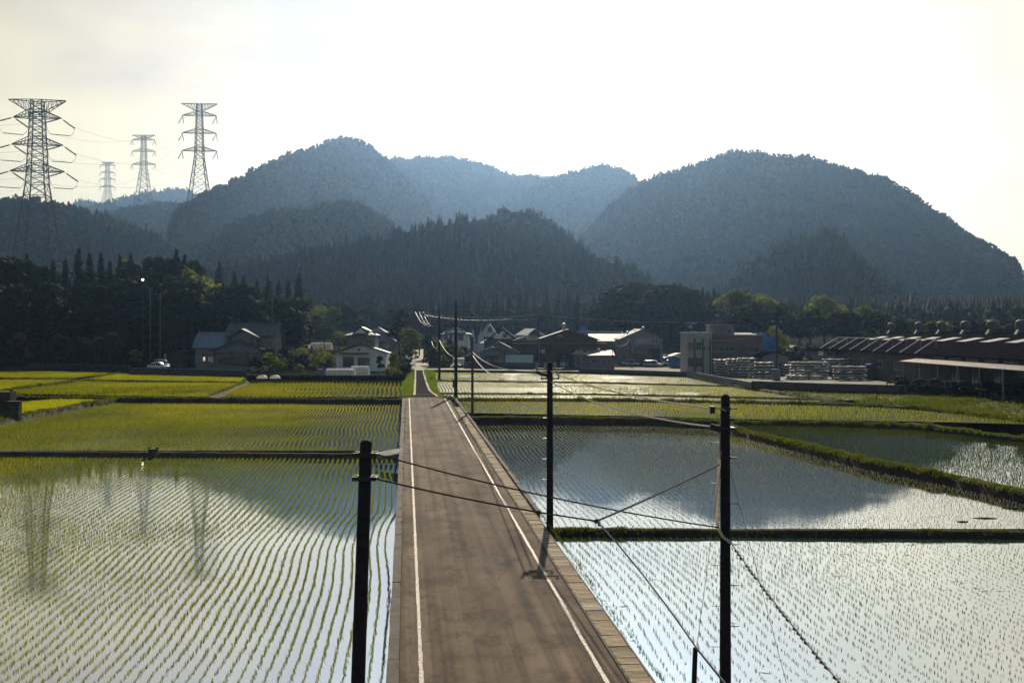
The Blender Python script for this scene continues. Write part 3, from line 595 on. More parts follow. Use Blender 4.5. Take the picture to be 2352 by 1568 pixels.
# right side
RA = [rxy(5.66, 8), edge_pt(5.66, 1228, ZA), gp(2700, 1229, ZA), (40, 8)]; paddy(None, ZA, 'bright still water of the nearest paddy right of the road', RA, m='teal_water')
RB = [edge_pt(5.87, 1213, ZRB), edge_pt(5.87, 963, ZRB), gp(1300, 962, ZRB), gp(1655, 975, ZRB), gp(1690, 990, ZRB), gp(1800, 1018, ZRB), gp(2000, 1066, ZRB), gp(2200, 1103, ZRB), gp(2352, 1137, ZRB), gp(2800, 1214, ZRB)]; paddy(None, ZRB, 'dark mirror water of the second paddy right of the road', RB)
RC = [gp(p, q, -.5) for p, q in ((1640, 968), (1690, 981), (1800, 1006), (2000, 1052), (2200, 1090), (2352, 1122), (2750, 1180), (2750, 1050), (2352, 1006), (2110, 977), (1900, 970))]; paddy(None, -.5, 'paddy behind the curved grassy bank on the right', RC)
RD = [edge_pt(6.05, 948, -.3)]+[gp(p, q, -.3) for p, q in ((1500, 956), (1693, 962), (2169, 969), (2352, 974), (2700, 990), (2700, 985), (2352, 966), (2029, 935), (1693, 927), (1300, 922))]+[edge_pt(6.05, 922, -.3)]; paddy(None, -.3, 'wide yellow green paddy right of the road end', RD, m='ruffled_water')
RE3 = [gp(p, q, -.35) for p, q in ((1004, 913), (1300, 913.5), (1880, 922), (1900, 917.5), (1364, 905.5), (1003, 904))]; paddy(None, -.35, 'thin strip of paddy beyond the road end on the right', RE3, m='rippled_water')
RE2 = [gp(p, q, -.4) for p, q in ((1003, 901), (1364, 902.5), (1890, 914), (1700, 889), (1364, 880), (1000, 875))]; paddy(None, -.4, 'glittering paddy in the middle of the right distance', RE2, m='rippled_water')
RE1 = [gp(p, q, -.45) for p, q in ((999, 872), (1364, 876), (1690, 885), (1575, 866), (1330, 858.5), (992, 855))]; paddy(None, -.45, 'glittering paddy in front of the village and car park wall', RE1, m='rippled_water')
RF = [gp(p, q, -.3) for p, q in ((1750, 897), (1905, 901), (2240, 913), (2040, 916), (1935, 919))]; paddy(None, -.3, 'partly flooded furrowed field in front of the timber yard wall', RF, m='rippled_water')
# rows: near fields have their rows along the road
rice(LA, ZA, TH, .33, .13, .125, .019, 4, 'rows of bright rice seedlings in the nearest left paddy', M['rice'], 1, wob=0.22, gaps=.04)
rice(LB, ZLB, TH, .36, .17, .14, .024, 4, 'dense green rice rows in the second left paddy', M['rice'], 2, wob=0.35, gaps=.03)
rice(LC, -.45, TH, .32, .2, .24, .05, 3, 'green rice in the small paddy beside the dark sluice block', M['rice'], 3)
rice(LD, -.25, TH+.5, .45, .26, .20, .05, 3, 'dense green rice in the long middle left paddy', M['rice'], 4)
rice(LE, -.12, TH+1.2, .45, .28, .20, .06, 3, 'green rice in the narrow paddy under the farmhouse wall', M['rice'], 5)
rice(LF, -.08, 1.4, .32, .26, .26, .07, 3, 'green rice in the farthest left paddy', M['rice'], 6)
rice(LG, -.18, 1.4, .32, .26, .26, .06, 3, 'green rice in the strip paddy at the left edge', M['rice'], 7)
rice(LH, -.4, TH, .62, .2, .28, .06, 4, 'green rows in the furrowed field below the hedge', M['rice'], 8, wob=.3)
rice(RA, ZA, TH, .33, .23, .11, .018, 3, 'small sparse rice seedlings in the nearest right paddy', M['young_rice'], 11, wob=0.3, gaps=.16, spread=.35, patch=.28)
rice(RB, ZRB, TH, .33, .22, .095, .030, 2, 'sparse rice seedlings in the dark second right paddy', M['pale_rice'], 12, wob=0.3, gaps=.10, spread=.4)
rice(RC, -.5, TH-.1, .33, .20, .15, .03, 3, 'rice seedlings in the paddy behind the curved bank', M['young_rice'], 13, gaps=.08)
rice(RD, -.3, TH+1.35, .5, .3, .15, .045, 3, 'yellow green rice in the wide paddy right of the road end', M['rice'], 14)
rice(RE3, -.35, TH, .45, .3, .17, .06, 3, 'rice in the thin paddy strip beyond the road end', M['rice'], 15, gaps=.12, patch=.4)
rice(RE2, -.4, TH, .45, .3, .17, .06, 3, 'rice in the glittering middle right paddy', M['rice'], 16, gaps=.12, patch=.4)
rice(RE1, -.45, TH+1.3, 0.5, .34, .17, .07, 3, 'rice in the glittering paddy in front of the car park wall', M['rice'], 17, gaps=.12, patch=.4)
rice(RF, -.3, -.95, .9, .25, .2, .08, 4, 'rows of green in the furrowed field before the timber yard', M['rice'], 18)
# banks
b = bund([(-700,1036),(0,1036.5),(350,1038),(780,1041),(912,1041)], -.60, .34, 'dark earth bank between the two left paddies', m='dark_concrete', amp=.035, batter=.12); grass_on(b, -.60, .3, .10, 14, 1)
b = bund([(-420,1036),(0,962),(120,938),(280,912)], -.2, .7, 'grassy bank beside the small left paddy'); grass_on(b, -.2, .6, .3, 40, 2)
b = bund([(-420,919),(0,910),(130,911),(280,912.5),(500,914),(930,916.5)], -.1, .7, 'dark bank closing the second left paddy at its far end'); grass_on(b, -.1, .5, .25, 34, 3)
b = bund([(-420,962),(0,896),(190,872),(275,855.5)], -.02, .6, 'diagonal bank between the far left paddies'); grass_on(b, 0, .5, .3, 30, 4)
b = bund([(190,872),(370,874.5),(556,877.5)], -.05, .4, 'thin bank between the two green paddies under the farmhouse'); grass_on(b, -.05, .3, .2, 24, 5)
b = bund([(-700,867),(0,868.5),(180,870)], 0, .9, 'dark bank across the far left fields'); grass_on(b, 0, .6, .35, 30, 6)
b = bund([(569,868),(555,880),(474,912)], -.02, 1.3, 'grassy path between the green paddies and the furrowed field'); grass_on(b, 0, .5, .2, 26, 7)
b = bund([edge_pt(5.9, 1214, -.70), gp(1290, 1214, -.70), gp(1400, 1214, -.70), gp(1900, 1216, -.70), gp(2800, 1222, -.70)], -.70, .55, 'grassy bank between the two near right paddies', world=True, batter=.1); grass_on(b, -.69, .40, .09, 130, 8); grass_on(b[:7], -.69, .5, .17, 90, 28)
b = bund([edge_pt(5.9, 957, -.1), gp(1180, 956, -.1), gp(1500, 959, -.1), gp(1655, 966, -.1), gp(1690, 968, -.1)], -.12, .7, 'grassy bank along the far side of the dark right paddy', world=True, batter=.2); grass_on(b, -.12, .6, .2, 60, 9)
b = bund([(1690,967),(1900,970),(2110,977),(2352,1004),(2750,1046)], -.15, .7, 'bank behind the paddy on the right'); grass_on(b, -.13, .6, .32, 60, 10)
b = bund([(1640,964),(1690,983),(1800,1009),(2000,1057),(2200,1094),(2352,1127),(2800,1190)], -.28, .6, 'thick curved grassy bank across the right side', batter=.4); grass_on(b, -.27, .6, .24, 110, 11)
b = bund([(1003,917),(1300,917),(1500,918.5),(1700,922),(1900,925),(2110,934)], -.1, 1.6, 'green bank beyond the road end on the right'); grass_on(b, -.1, 1.0, .35, 40, 12)
b = bund([(2110,936),(2352,968),(2700,990)], -.24, 1.0, 'bank at the right end of the wide paddy'); grass_on(b, -.13, .8, .35, 50, 13)
b = bund([(1003,902.5),(1364,904),(1892,916)], -.18, .5, 'second thin bank between the glittering right paddies'); grass_on(b, -.18, .3, .2, 20, 14)
b = bund([(999,873),(1364,877.5),(1712,886)], -.2, .6, 'first thin bank between the glittering right paddies'); grass_on(b, -.2, .3, .2, 18, 15)
b = bund([(1690,884),(1800,900),(1929,918)], -.05, 1.0, 'dark ditch bank running out from the yard wall'); grass_on(b, -.05, .7, .25, 16, 16)
flush_grass('uneven grass growing along the banks between the paddies', M['grass'])
for v0, pm, sd in ((5.06, 7, 50), (-.2, 4, 51), (5.87, 6, 52)):     # weeds in the cracks along the road edges
    path = [road_xy(v0, u) for u in np.arange(18, 124, 1.0)]; grass_on(path, .03, .05, .09, pm, sd)
flush_grass('small weeds growing in the cracks along the road edges', M['grass'], .035)
def floating_straw():
    r = np.random.default_rng(77); V = []
    for poly, z, n in ((RA, ZA, 260), (LA, ZA, 260), (RB, ZRB, 240)):
        P = np.array(poly); c = np.stack([r.uniform(P[:, 0].min(), P[:, 0].max(), 40), r.uniform(P[:, 1].min(), P[:, 1].max(), 40)], -1); q = c[r.integers(0, 40, n*3)] + r.normal(0, .7, (n*3, 2)); q = q[inside(q[:, 0], q[:, 1], poly)][:n]
        a = r.uniform(-.6, .6, len(q)); L = r.uniform(.05, .28, len(q)); w = r.uniform(.008, .03, len(q)); t = np.stack([np.cos(a)*L, np.sin(a)*L], -1); m_ = np.stack([-np.sin(a)*w, np.cos(a)*w], -1); zz = np.full((len(q), 1), z+.006)
        V.append(np.stack([np.hstack([q-t, zz]), np.hstack([q-m_, zz]), np.hstack([q+t, zz]), np.hstack([q+m_, zz+.004])], 1))
    V = np.concatenate(V).reshape(-1, 3); tag(mesh_obj('floating_straw', V, np.arange(len(V)).reshape(-1, 4), M['bark']), 'scattered bits of floating straw on the paddy water', 'straw', kind='stuff')
floating_straw()
fb = [gp(p, q, -.2) for p, q in ((2020, 916), (2240, 911), (2450, 926), (2800, 955), (2800, 1000), (2352, 966), (2110, 935), (1960, 922))]
o = mesh_obj('grass_bank', [(x, y, -.18) for x, y in fb], [tuple(range(len(fb)))], M['field_ground']); o.data.flip_normals() if o.data.polygons[0].normal.z < 0 else None; struct(o, 'rough grassy ground below the long factory on the right', 'ground')
grass_area(fb, -.2, .5, 7, 31); 
flush_grass('rough grass below the long factory', M['grass'], .07)
vg = [gp(930, 876, .02), gp(948, 850, .02), gp(951, 851, .02), gp(949, 872), gp(947, 896), gp(944, 909), gp(927, 909)]
vg2 = [gp(1012, 911), gp(993, 897), gp(985, 880), gp(977, 855), gp(977, 850), gp(994, 851), gp(999, 873), gp(1003, 903), gp(1016, 911)]
for q, word, k in ((vg, 'left', 41), (vg2, 'right', 42)):
    o = mesh_obj('verge', [(x, y, -.02) for x, y in q], [tuple(range(len(q)))], M['soil']); o.data.flip_normals() if o.data.polygons[0].normal.z < 0 else None; struct(o, 'grass verge on the %s side of the narrow lane' % word, 'verge'); grass_area(q, -.02, .3, 26, k)
flush_grass('bright green grass on the verges of the narrow lane', M['verge_grass'], .05)
# ------------------------------------------------------------------ trees
def quads_at(c, nrm, size, r, flat=0.55):
    """leaf sprays: small bent quads at the points c facing roughly nrm"""
    n = len(c); nrm = nrm + r.normal(0, flat, (n, 3)); nrm /= np.linalg.norm(nrm, axis=1)[:, None]+1e-9
    t = np.cross(nrm, r.normal(0, 1, (n, 3))); t /= np.linalg.norm(t, axis=1)[:, None]+1e-9; b = np.cross(nrm, t); s = (size*r.uniform(.55, 1.35, n))[:, None]; k = r.uniform(.5, 1.0, n)[:, None]
    v = np.stack([c - t*s, c - b*s*k + nrm*s*.15, c + t*s, c + b*s*k - nrm*s*.1], 1).reshape(-1, 3); return v, np.arange(n*4).reshape(-1, 4)
def conifer_mesh(seed, h=20.0, rad=3.4, n=2300, bare=0.12):
    r = np.random.default_rng(seed); levels = int(h*1.1); C_, Nn, T = [], [], []
    for L in range(levels):
        f = bare + (1-bare)*L/levels; br = rad*(1-f)**1.05*(1.0 if f > .22 else .82)*r.uniform(.78, 1.18)+.10; nb = r.integers(5, 9)
        for k in range(nb):
            a = r.uniform(0, 6.283); q = br*r.uniform(.55, 1.12); m = max(3, int(n/levels/nb)); s = r.random(m)**.7; z = f*h - s*q*0.32 + r.normal(0, .34, m)
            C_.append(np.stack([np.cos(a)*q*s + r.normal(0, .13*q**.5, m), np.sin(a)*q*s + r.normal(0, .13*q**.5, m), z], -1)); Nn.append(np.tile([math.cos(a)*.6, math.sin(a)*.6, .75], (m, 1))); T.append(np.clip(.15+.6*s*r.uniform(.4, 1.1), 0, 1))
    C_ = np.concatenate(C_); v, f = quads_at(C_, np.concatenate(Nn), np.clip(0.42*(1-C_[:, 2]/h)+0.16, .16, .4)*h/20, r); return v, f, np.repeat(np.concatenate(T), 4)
def broad_mesh(seed, h=12.0, rad=5.0, n=2200, clumps=16, leaf=.34, low=.28):
    r = np.random.default_rng(seed); C_, Nn, T = [], [], []
    for k in range(clumps):
        a = r.uniform(0, 6.283); e = r.uniform(-.1, 1)**1.0; q = rad*r.uniform(.15, .72)*math.sqrt(max(.15, 1-(e*.9)**2)); c = np.array([math.cos(a)*q, math.sin(a)*q, h*(low+.14+(.80-low)*max(0, e)*r.uniform(.85, 1.05))]); cr = rad*r.uniform(.26, .46); m = n//clumps
        d = r.normal(0, 1, (m, 3)); d /= np.linalg.norm(d, axis=1)[:, None]; d[:, 2] = np.where(d[:, 2] < -.35, -d[:, 2], d[:, 2]); s = cr*r.uniform(.72, 1.08, m)[:, None]
        C_.append(c + d*s*np.array([1, 1, .78])); Nn.append(d+np.array([0, 0, .35])); base = r.uniform(.05, .55); T.append(np.clip(base + r.uniform(-.15, .35, m), 0, 1))
    v, f = quads_at(np.concatenate(C_), np.concatenate(Nn), leaf, r); return v, f, np.repeat(np.concatenate(T), 4)
def pine_mesh(seed, h=8.0, rad=3.4):
    r = np.random.default_rng(seed); C_, Nn, T = [], [], []
    for k in range(11):
        f = .32 + .66*k/10; a = k*2.4 + r.uniform(-.4, .4); q = rad*(1-f*.75)*r.uniform(.5, .9); c = np.array([math.cos(a)*q, math.sin(a)*q, h*f]); pr = rad*(.5-.25*f); m = 130; ang = r.uniform(0, 6.283, m); s = np.sqrt(r.random(m))*pr
        C_.append(c+np.stack([np.cos(ang)*s, np.sin(ang)*s, r.normal(0, .16, m)-s*.1], -1)); Nn.append(np.tile([0, 0, 1.0], (m, 1))); T.append(r.uniform(.2, .9, m))
    v, f = quads_at(np.concatenate(C_), np.concatenate(Nn), .26, r); return v, f, np.repeat(np.concatenate(T), 4)
def trunk_mb(seed, h, r0, limbs, top=.9, spread=.35):
    r = random.Random(seed); mb = MB(); pts = [(r.uniform(-.02, .02)*h*k*.4, r.uniform(-.02, .02)*h*k*.4, -.6 + (h*top+.6)*k/5) for k in range(6)]; mb.tube(pts, [r0*1.35, r0, r0*.8, r0*.6, r0*.4, r0*.15], 6)
    for k in range(limbs):
        f = r.uniform(.35, .75); b = Vector(pts[min(5, int(f*5))]); a = r.uniform(0, 6.28); L = h*spread*r.uniform(.5, 1); mb.tube([b, b+Vector((math.cos(a)*L*.5, math.sin(a)*L*.5, L*.35)), b+Vector((math.cos(a)*L, math.sin(a)*L, L*.75))], [r0*.4, r0*.25, r0*.08], 5)
    return mb
PROTO = {}
def proto(kind, seed, name, cm, mesh, h, r0, limbs, spread=.35):
    root = bpy.data.objects.new(name, None); root.empty_display_size = .3; root.name = name     # kept out of the scene, only copied
    v, f, t = mesh; c = mesh_obj('crown', v, f, M[cm], root, tint=t); tr = trunk_mb(seed, h, r0, limbs, spread=spread).build('trunk', M['bark'], root)
    for o in (c, tr): C.objects.unlink(o)
    TREE[root.name] = [c, tr]; PROTO.setdefault(kind, []).append((root, h))
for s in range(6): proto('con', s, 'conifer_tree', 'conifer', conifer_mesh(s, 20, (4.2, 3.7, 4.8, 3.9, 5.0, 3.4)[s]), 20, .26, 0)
for s in range(6): proto('brd', s+30, 'broadleaf_tree', 'broadleaf', broad_mesh(s+30, 12, (5.0, 5.6, 4.6, 5.2, 6.0, 4.8)[s]), 12, .28, 6)
for s in range(4): proto('bri', s+60, 'broadleaf_tree', 'bright_leaf', broad_mesh(s+60, 12, (5.2, 6.0, 4.8, 5.6)[s], 2600, 20, .30), 12, .26, 6)
for s in range(2): proto('red', s+80, 'broadleaf_tree', 'reddish_leaf', broad_mesh(s+80, 10, 4.6, 1900, 14), 10, .24, 5)
for s in range(2): proto('pine', s+90, 'pine_tree', 'broadleaf', pine_mesh(s+90), 8, .16, 7)
for s in range(3): proto('shrub', s+100, 'shrub', ('broadleaf', 'bright_leaf', 'reddish_leaf')[s], broad_mesh(s+100, 3, 1.9, 900, 11, .16, .12), 3, .06, 5)
def tree(kind, px, top, d, label, group=None, cat='tree', wide=1.0, var=None, z=None, seed=0):
    """a tree whose top shows at column px, row top, standing at distance d"""
    r = random.Random(int(px*7+d*3+seed)); lst = PROTO[kind]; root, h0 = lst[(var if var is not None else r.randrange(len(lst))) % len(lst)]
    zb = gz(d) if z is None else z; x, _, zt = at(px, top, d); s = (zt-zb)/h0
    return tag(dup(root, (x, d, zb), r.uniform(0, 6.28), (s*wide, s*wide, s)), label, cat, group)
G1 = 'trees of the dark wood on the left'
# skyline of the dark wood on the left
LEFT = [('brd',-60,596,262,0.85),('brd',5,596,265,1.02),('brd',45,604,262,0.85),('con',62,581,280,1.23),('brd',92,620,262,0.94),('con',122,595,275,1.34),('con',150,591,272,1.23),('con',180,567,270,1.23),('con',205,581,272,1.34),
 ('con',232,579,275,1.23),('con',252,597,278,1.34),('con',275,583,270,1.23),('con',300,581,272,1.34),('brd',320,614,280,0.77),('con',338,588,268,1.34),('con',360,587,272,1.23),('brd',385,591,265,0.68),('con',405,569,266,1.46),('con',424,581,270,1.23),('brd',440,606,275,0.59),
 ('brd',420,633,258,0.85),('con',504,598,300,1.34),('con',538,621,290,1.23),('con',560,631,285,1.34),('con',590,639,285,1.34),('con',615,631,280,1.46),('con',640,643,280,1.46),('con',662,641,275,1.34),('con',700,681,290,1.12),
 ('con',-110,581,270,1.34),('con',-170,571,275,1.34),('brd',-230,608,270,0.94),('con',-290,581,275,1.34)]
for k, px, top, d, w in LEFT:
    tree(k, px, top, d, 'dark conifer standing in the shaded wood on the left' if k == 'con' else 'dark broadleaf tree standing in the shaded wood on the left', G1, wide=w)
r_ = random.Random(4)
for i in range(44):                     # the lower ranks that close the wood
    px = -280 + i*22 + r_.uniform(-8, 8); k = 'con' if r_.random() < .6 else 'brd'
    tree(k, px, r_.uniform(640, 690) if px < 560 else r_.uniform(680, 715), r_.uniform(244, 258), 'lower dark conifer at the front of the shaded wood on the left' if k == 'con' else 'lower dark broadleaf tree at the front of the shaded wood on the left', 'front rank of the dark wood on the left', wide=1.25)
tree('con', 686, 626, 262, 'tall pointed dark conifer at the right end of the left wood', wide=1.35, var=2)
tree('bri', 470, 634, 262, 'sunlit green rounded tree on the shoulder of the left wood', wide=1.1, var=1)
tree('bri', 440, 612, 268, 'sunlit tree crown just above the rounded one in the left wood', wide=.8, var=2)
tree('bri', 288, 598, 286, 'small sunlit crown peeping between dark conifers of the left wood', wide=.7, var=0)
for i, px in enumerate((48, 146, 188, 252)):
    tree('red', px, (768, 770, 775, 764)[i], 222, ('rounded dusky tree at the left edge below the wood', 'rounded dusky tree below the wood, second from the left edge', 'rounded dusky tree below the wood, third from the left edge', 'rounded dusky tree below the wood, nearest the lamp poles')[i], 'rounded dusky trees below the left wood', wide=1.15, z=0)
tree('bri', 315, 803, 214, 'yellowish bushy small tree beside the parked cars at the farmhouse', wide=1.0, z=.4)
tree('red', 388, 752, 236, 'dusky shrine side tree standing behind the parked white car', wide=.9)
tree('brd', 425, 770, 240, 'dark garden tree left of the blue roofed farmhouse wing', wide=1.0)
# garden of the farmhouse and beyond
for i, (k, px, top, d) in enumerate([('bri',660,768,262),('brd',745,742,300),('brd',722,726,330),('bri',726,700,345),('bri',765,706,345),('brd',790,700,350),('brd',812,712,340),('brd',700,742,300),('bri',778,760,300),('bri',800,765,275),('brd',842,745,330),
    ('brd',905,720,340),('pine',918,714,262),('bri',944,756,250),('brd',930,740,290),('brd',985,770,262),('bri',1008,776,270),('brd',1030,778,280),('brd',955,775,270)]):
    tree(k, px, top, d, ('light green tree ' if k == 'bri' else 'tall layered garden pine ' if k == 'pine' else 'dark green tree ') + ['behind the farmhouse utility pole','behind the low sheds','at the corner of the left wood','rising palest above the far greenhouse','rising rightmost above the far greenhouse','behind the upper house roof','deep behind the house with the white gable','left of the far greenhouse','above the right end of the far greenhouse','directly left of the house with the white gable','behind the house with the white gable','behind the garden pine','right of the small back house','rounded, beside the climbing lane','behind the climbing lane','between the lane poles','behind the tall lane pole','left of the white bungalow','at the top of the climbing lane'][i])
tree('bri', 903, 812, 190, 'bright sunlit round tree beside the lane and the small greenhouse', wide=.85, var=0, z=0)
tree('brd', 872, 818, 193, 'darker clipped tree left of the bright sunlit round tree', wide=.7, z=0)
SH = [(610,800,214),(628,812,208),(650,796,222),(668,806,216),(640,826,203),(666,830,200),(690,812,214),(700,800,228),(708,826,205),(725,808,222),(735,820,212),(752,826,206),(588,836,203),(604,840,200),(620,842,199),(738,800,236),(690,836,200),(718,840,198),(575,824,214),(762,812,226),(596,818,208),(584,848,196),(602,852,194),(655,842,197)]
for i, (px, top, d) in enumerate(SH):
    tree('shrub', px, top, d, 'bushy shrub in the overgrown garden between the farmhouse and the hedge', 'garden shrubs below the farmhouse', 'shrub', wide=1.3, z=0.4, var=(0, 1, 0, 1, 1, 2)[i % 6])
for i, (px, top, d) in enumerate([(890,842,184),(912,846,182),(930,842,184),(925,832,196),(940,836,196),(918,858,178)]):
    tree('shrub', px, top, d, 'low shrub at the foot of the bright round tree by the lane', 'shrubs by the bright round tree', 'shrub', wide=1.2, z=0)
for i, (px, top, d) in enumerate([(1000,800,238),(1016,790,252),(1030,798,244),(1044,792,258),(1060,800,246),(1074,796,250),(1000,822,230),(1018,818,232),(988,812,240),(1066,812,238),(1010,782,266),(1030,806,236)]):
    tree('shrub', px, top, d, 'garden shrub below the white bungalow beside the lane poles', 'shrubs below the white bungalow', 'shrub', wide=1.3, var=(0, 1, 2, 0, 1, 0, 0, 1, 0, 0, 1, 2)[i])
for i, (px, top, d, v) in enumerate([(938,796,262,2),(946,800,256,1)]):
    tree('shrub', px, top, d, ('reddish clipped bush at the left bend of the climbing lane', 'green clipped bush at the left bend of the climbing lane')[i], None, 'shrub', var=v)
# the row of conifers behind the village
for i in range(46):
    px = 938 + i*10.2 + r_.uniform(-5, 5); pat = (690, 676, 684, 668, 700, 672, 690, 700, 682, 668, 694)[i % 11]
    tree('con', px, pat + r_.uniform(-4, 6), r_.uniform(372, 402), 'dark pointed conifer in the row behind the village', 'row of conifers behind the village', wide=r_.uniform(.85, 1.1))
for i in range(30):
    px = 690 + i*9 + r_.uniform(-5, 5); tree('con' if i % 3 else 'brd', px, r_.uniform(690, 712), r_.uniform(390, 420), 'shaded tree in the wood behind the house with the white gable', 'wood behind the house with the white gable', wide=1.1)
for i in range(44):                     # dark mass behind the warehouse and the office
    px = 1366 + i*6.6 + r_.uniform(-4, 4); e = max(0, (1420-px)/54)
    tree('con' if r_.random() < .7 else 'brd', px, 662 + 40*e + r_.uniform(-10, 14), r_.uniform(318, 350), 'dark tree in the dense wood behind the grey warehouse and the office', 'dark wood behind the grey warehouse', wide=1.15)
tree('con', 1562, 647, 340, 'tallest conifer of the dark wood behind the grey warehouse', wide=1.0); tree('con', 1588, 650, 340, 'thin pointed conifer right of the tallest in the wood behind the warehouse', wide=.7)
for i, (px, top, d, w, k, lab) in enumerate([(1684,667,300,1.15,'bri','sunlit broad crown above the office penthouse'),(1730,676,300,1.1,'bri','sunlit crown behind the blue sheeting, left one'),(1765,682,296,1.2,'bri','sunlit crown behind the blue sheeting, right one'),(1795,700,290,1.0,'brd','dark tree right of the sunlit crowns above the blue sheeting'),(1786,748,236,.7,'bri','narrow sunlit tree behind the timber yard lamp pole'),
    (1712,700,285,1.2,'brd','dark lower tree behind the brown office wing'),(1750,715,280,1.2,'brd','dark lower tree behind the blue sheeting'),(1640,690,310,1.1,'brd','dark tree left of the sunlit crowns'),(1894,685,290,1.05,'bri','great round sunlit tree behind the long factory'),(1860,712,282,1.0,'brd','dark tree at the left foot of the great round tree'),(1930,716,280,1.0,'brd','dark tree at the right foot of the great round tree'),(1836,722,290,.9,'brd','dark tree between the two groups of sunlit crowns'),
    (1990,706,285,1.0,'bri','sunlit tree right of the great round tree'),(2024,718,282,1.1,'brd','sloping dark tree right of the sunlit pair'),(1960,724,280,1.0,'brd','dark tree between the great round tree and its right neighbour'),(2060,734,280,1.2,'brd','low tree behind the first roof ventilator')]):
    tree(k, px, top, d, lab, None, wide=w)
for i in range(22):
    px = 2085 + i*17 + r_.uniform(-6, 6); tree('brd' if i % 4 else 'bri', px, 741 + r_.uniform(-7, 7) - max(0, (px-2290)*.12), r_.uniform(268, 285), 'tree in the low line behind the roof ventilators', 'tree line behind the long factory', wide=1.5)
tree('con', 2295, 708, 330, 'lone pale conifer rising above the tree line behind the factory', wide=1.0); tree('con', 2330, 716, 330, 'dark conifer right of the lone pale one behind the factory', wide=1.2)
tree('shrub', 1830, 806, 205, 'overgrown bush left of the white factory end', None, 'shrub', wide=1.6, var=0); tree('shrub', 1862, 812, 203, 'wide bush right beside the white factory end', None, 'shrub', wide=1.8, var=1); tree('shrub', 1800, 812, 212, 'bush behind the small gabled shed', None, 'shrub', wide=1.6, var=0)
for i in range(9):
    tree('shrub', 1840+i*20, 790+i%3*5, 236, 'dark bush under the trees behind the factory', 'bushes under the trees behind the factory', 'shrub', wide=2.2, var=0)
for i in range(26):
    px = 2080 + i*16; tree('shrub', px, 868 + (px-2080)*.05 + r_.uniform(-5, 6), (H*FPX/(897+(px-2080)*.08-HY)), 'weedy dark bush along the bank below the long factory', 'weedy bushes below the long factory', 'shrub', wide=1.7, var=0, z=-.3)
# ------------------------------------------------------------------ pylons
def lattice(mb, z0, z1, w0, w1, n, rl, rb):
    lv = [z0 + (z1-z0)*(1-(1-k/n)**1.15) for k in range(n+1)]; W = lambda z: w0 + (w1-w0)*(z-z0)/(z1-z0); cor = ((-1, -1), (1, -1), (1, 1), (-1, 1))
    for c in cor: mb.tube([(c[0]*w0, c[1]*w0, z0), (c[0]*w1, c[1]*w1, z1)], rl, 4)
    for a, b in zip(lv[:-1], lv[1:]):
        wa, wb = W(a), W(b)
        for i in range(4):
            c, d = cor[i], cor[(i+1) % 4]
            mb.tube([(c[0]*wa, c[1]*wa, a), (d[0]*wb, d[1]*wb, b)], rb, 4, False); mb.tube([(d[0]*wa, d[1]*wa, a), (c[0]*wb, c[1]*wb, b)], rb, 4, False); mb.tube([(c[0]*wb, c[1]*wb, b), (d[0]*wb, d[1]*wb, b)], rb, 4, False)
def arm_mb(zb, half, w, rise, rl, rb, up=False):
    mb = MB(); n = 5
    for y in (-1, 1):
        for z in (zb, zb+rise): mb.tube([(-w, y*w, z), (w, y*w, z)], rl, 4)
    for s in (-1, 1):
        tip = Vector((s*half, 0, zb + (rise if up else 0)))
        for y in (-1, 1):
            lo, hi = Vector((s*w, y*w, zb)), Vector((s*w, y*w, zb+rise)); mb.tube([lo, tip+Vector((0, y*.25, 0))], rl, 4); mb.tube([hi, tip+Vector((0, y*.25, .25))], rl, 4)
            for k in range(n):
                f, g = k/n, (k+1)/n; a, b = lo.lerp(tip, f), hi.lerp(tip, g); mb.tube([a, b], rb, 4, False); mb.tube([hi.lerp(tip, f), a], rb, 4, False)
        for k in range(1, n): mb.tube([Vector((s*w, -w, zb)).lerp(tip, k/n), Vector((s*w, w, zb)).lerp(tip, k/n)], rb, 4, False)
    return mb
TIPS = {}
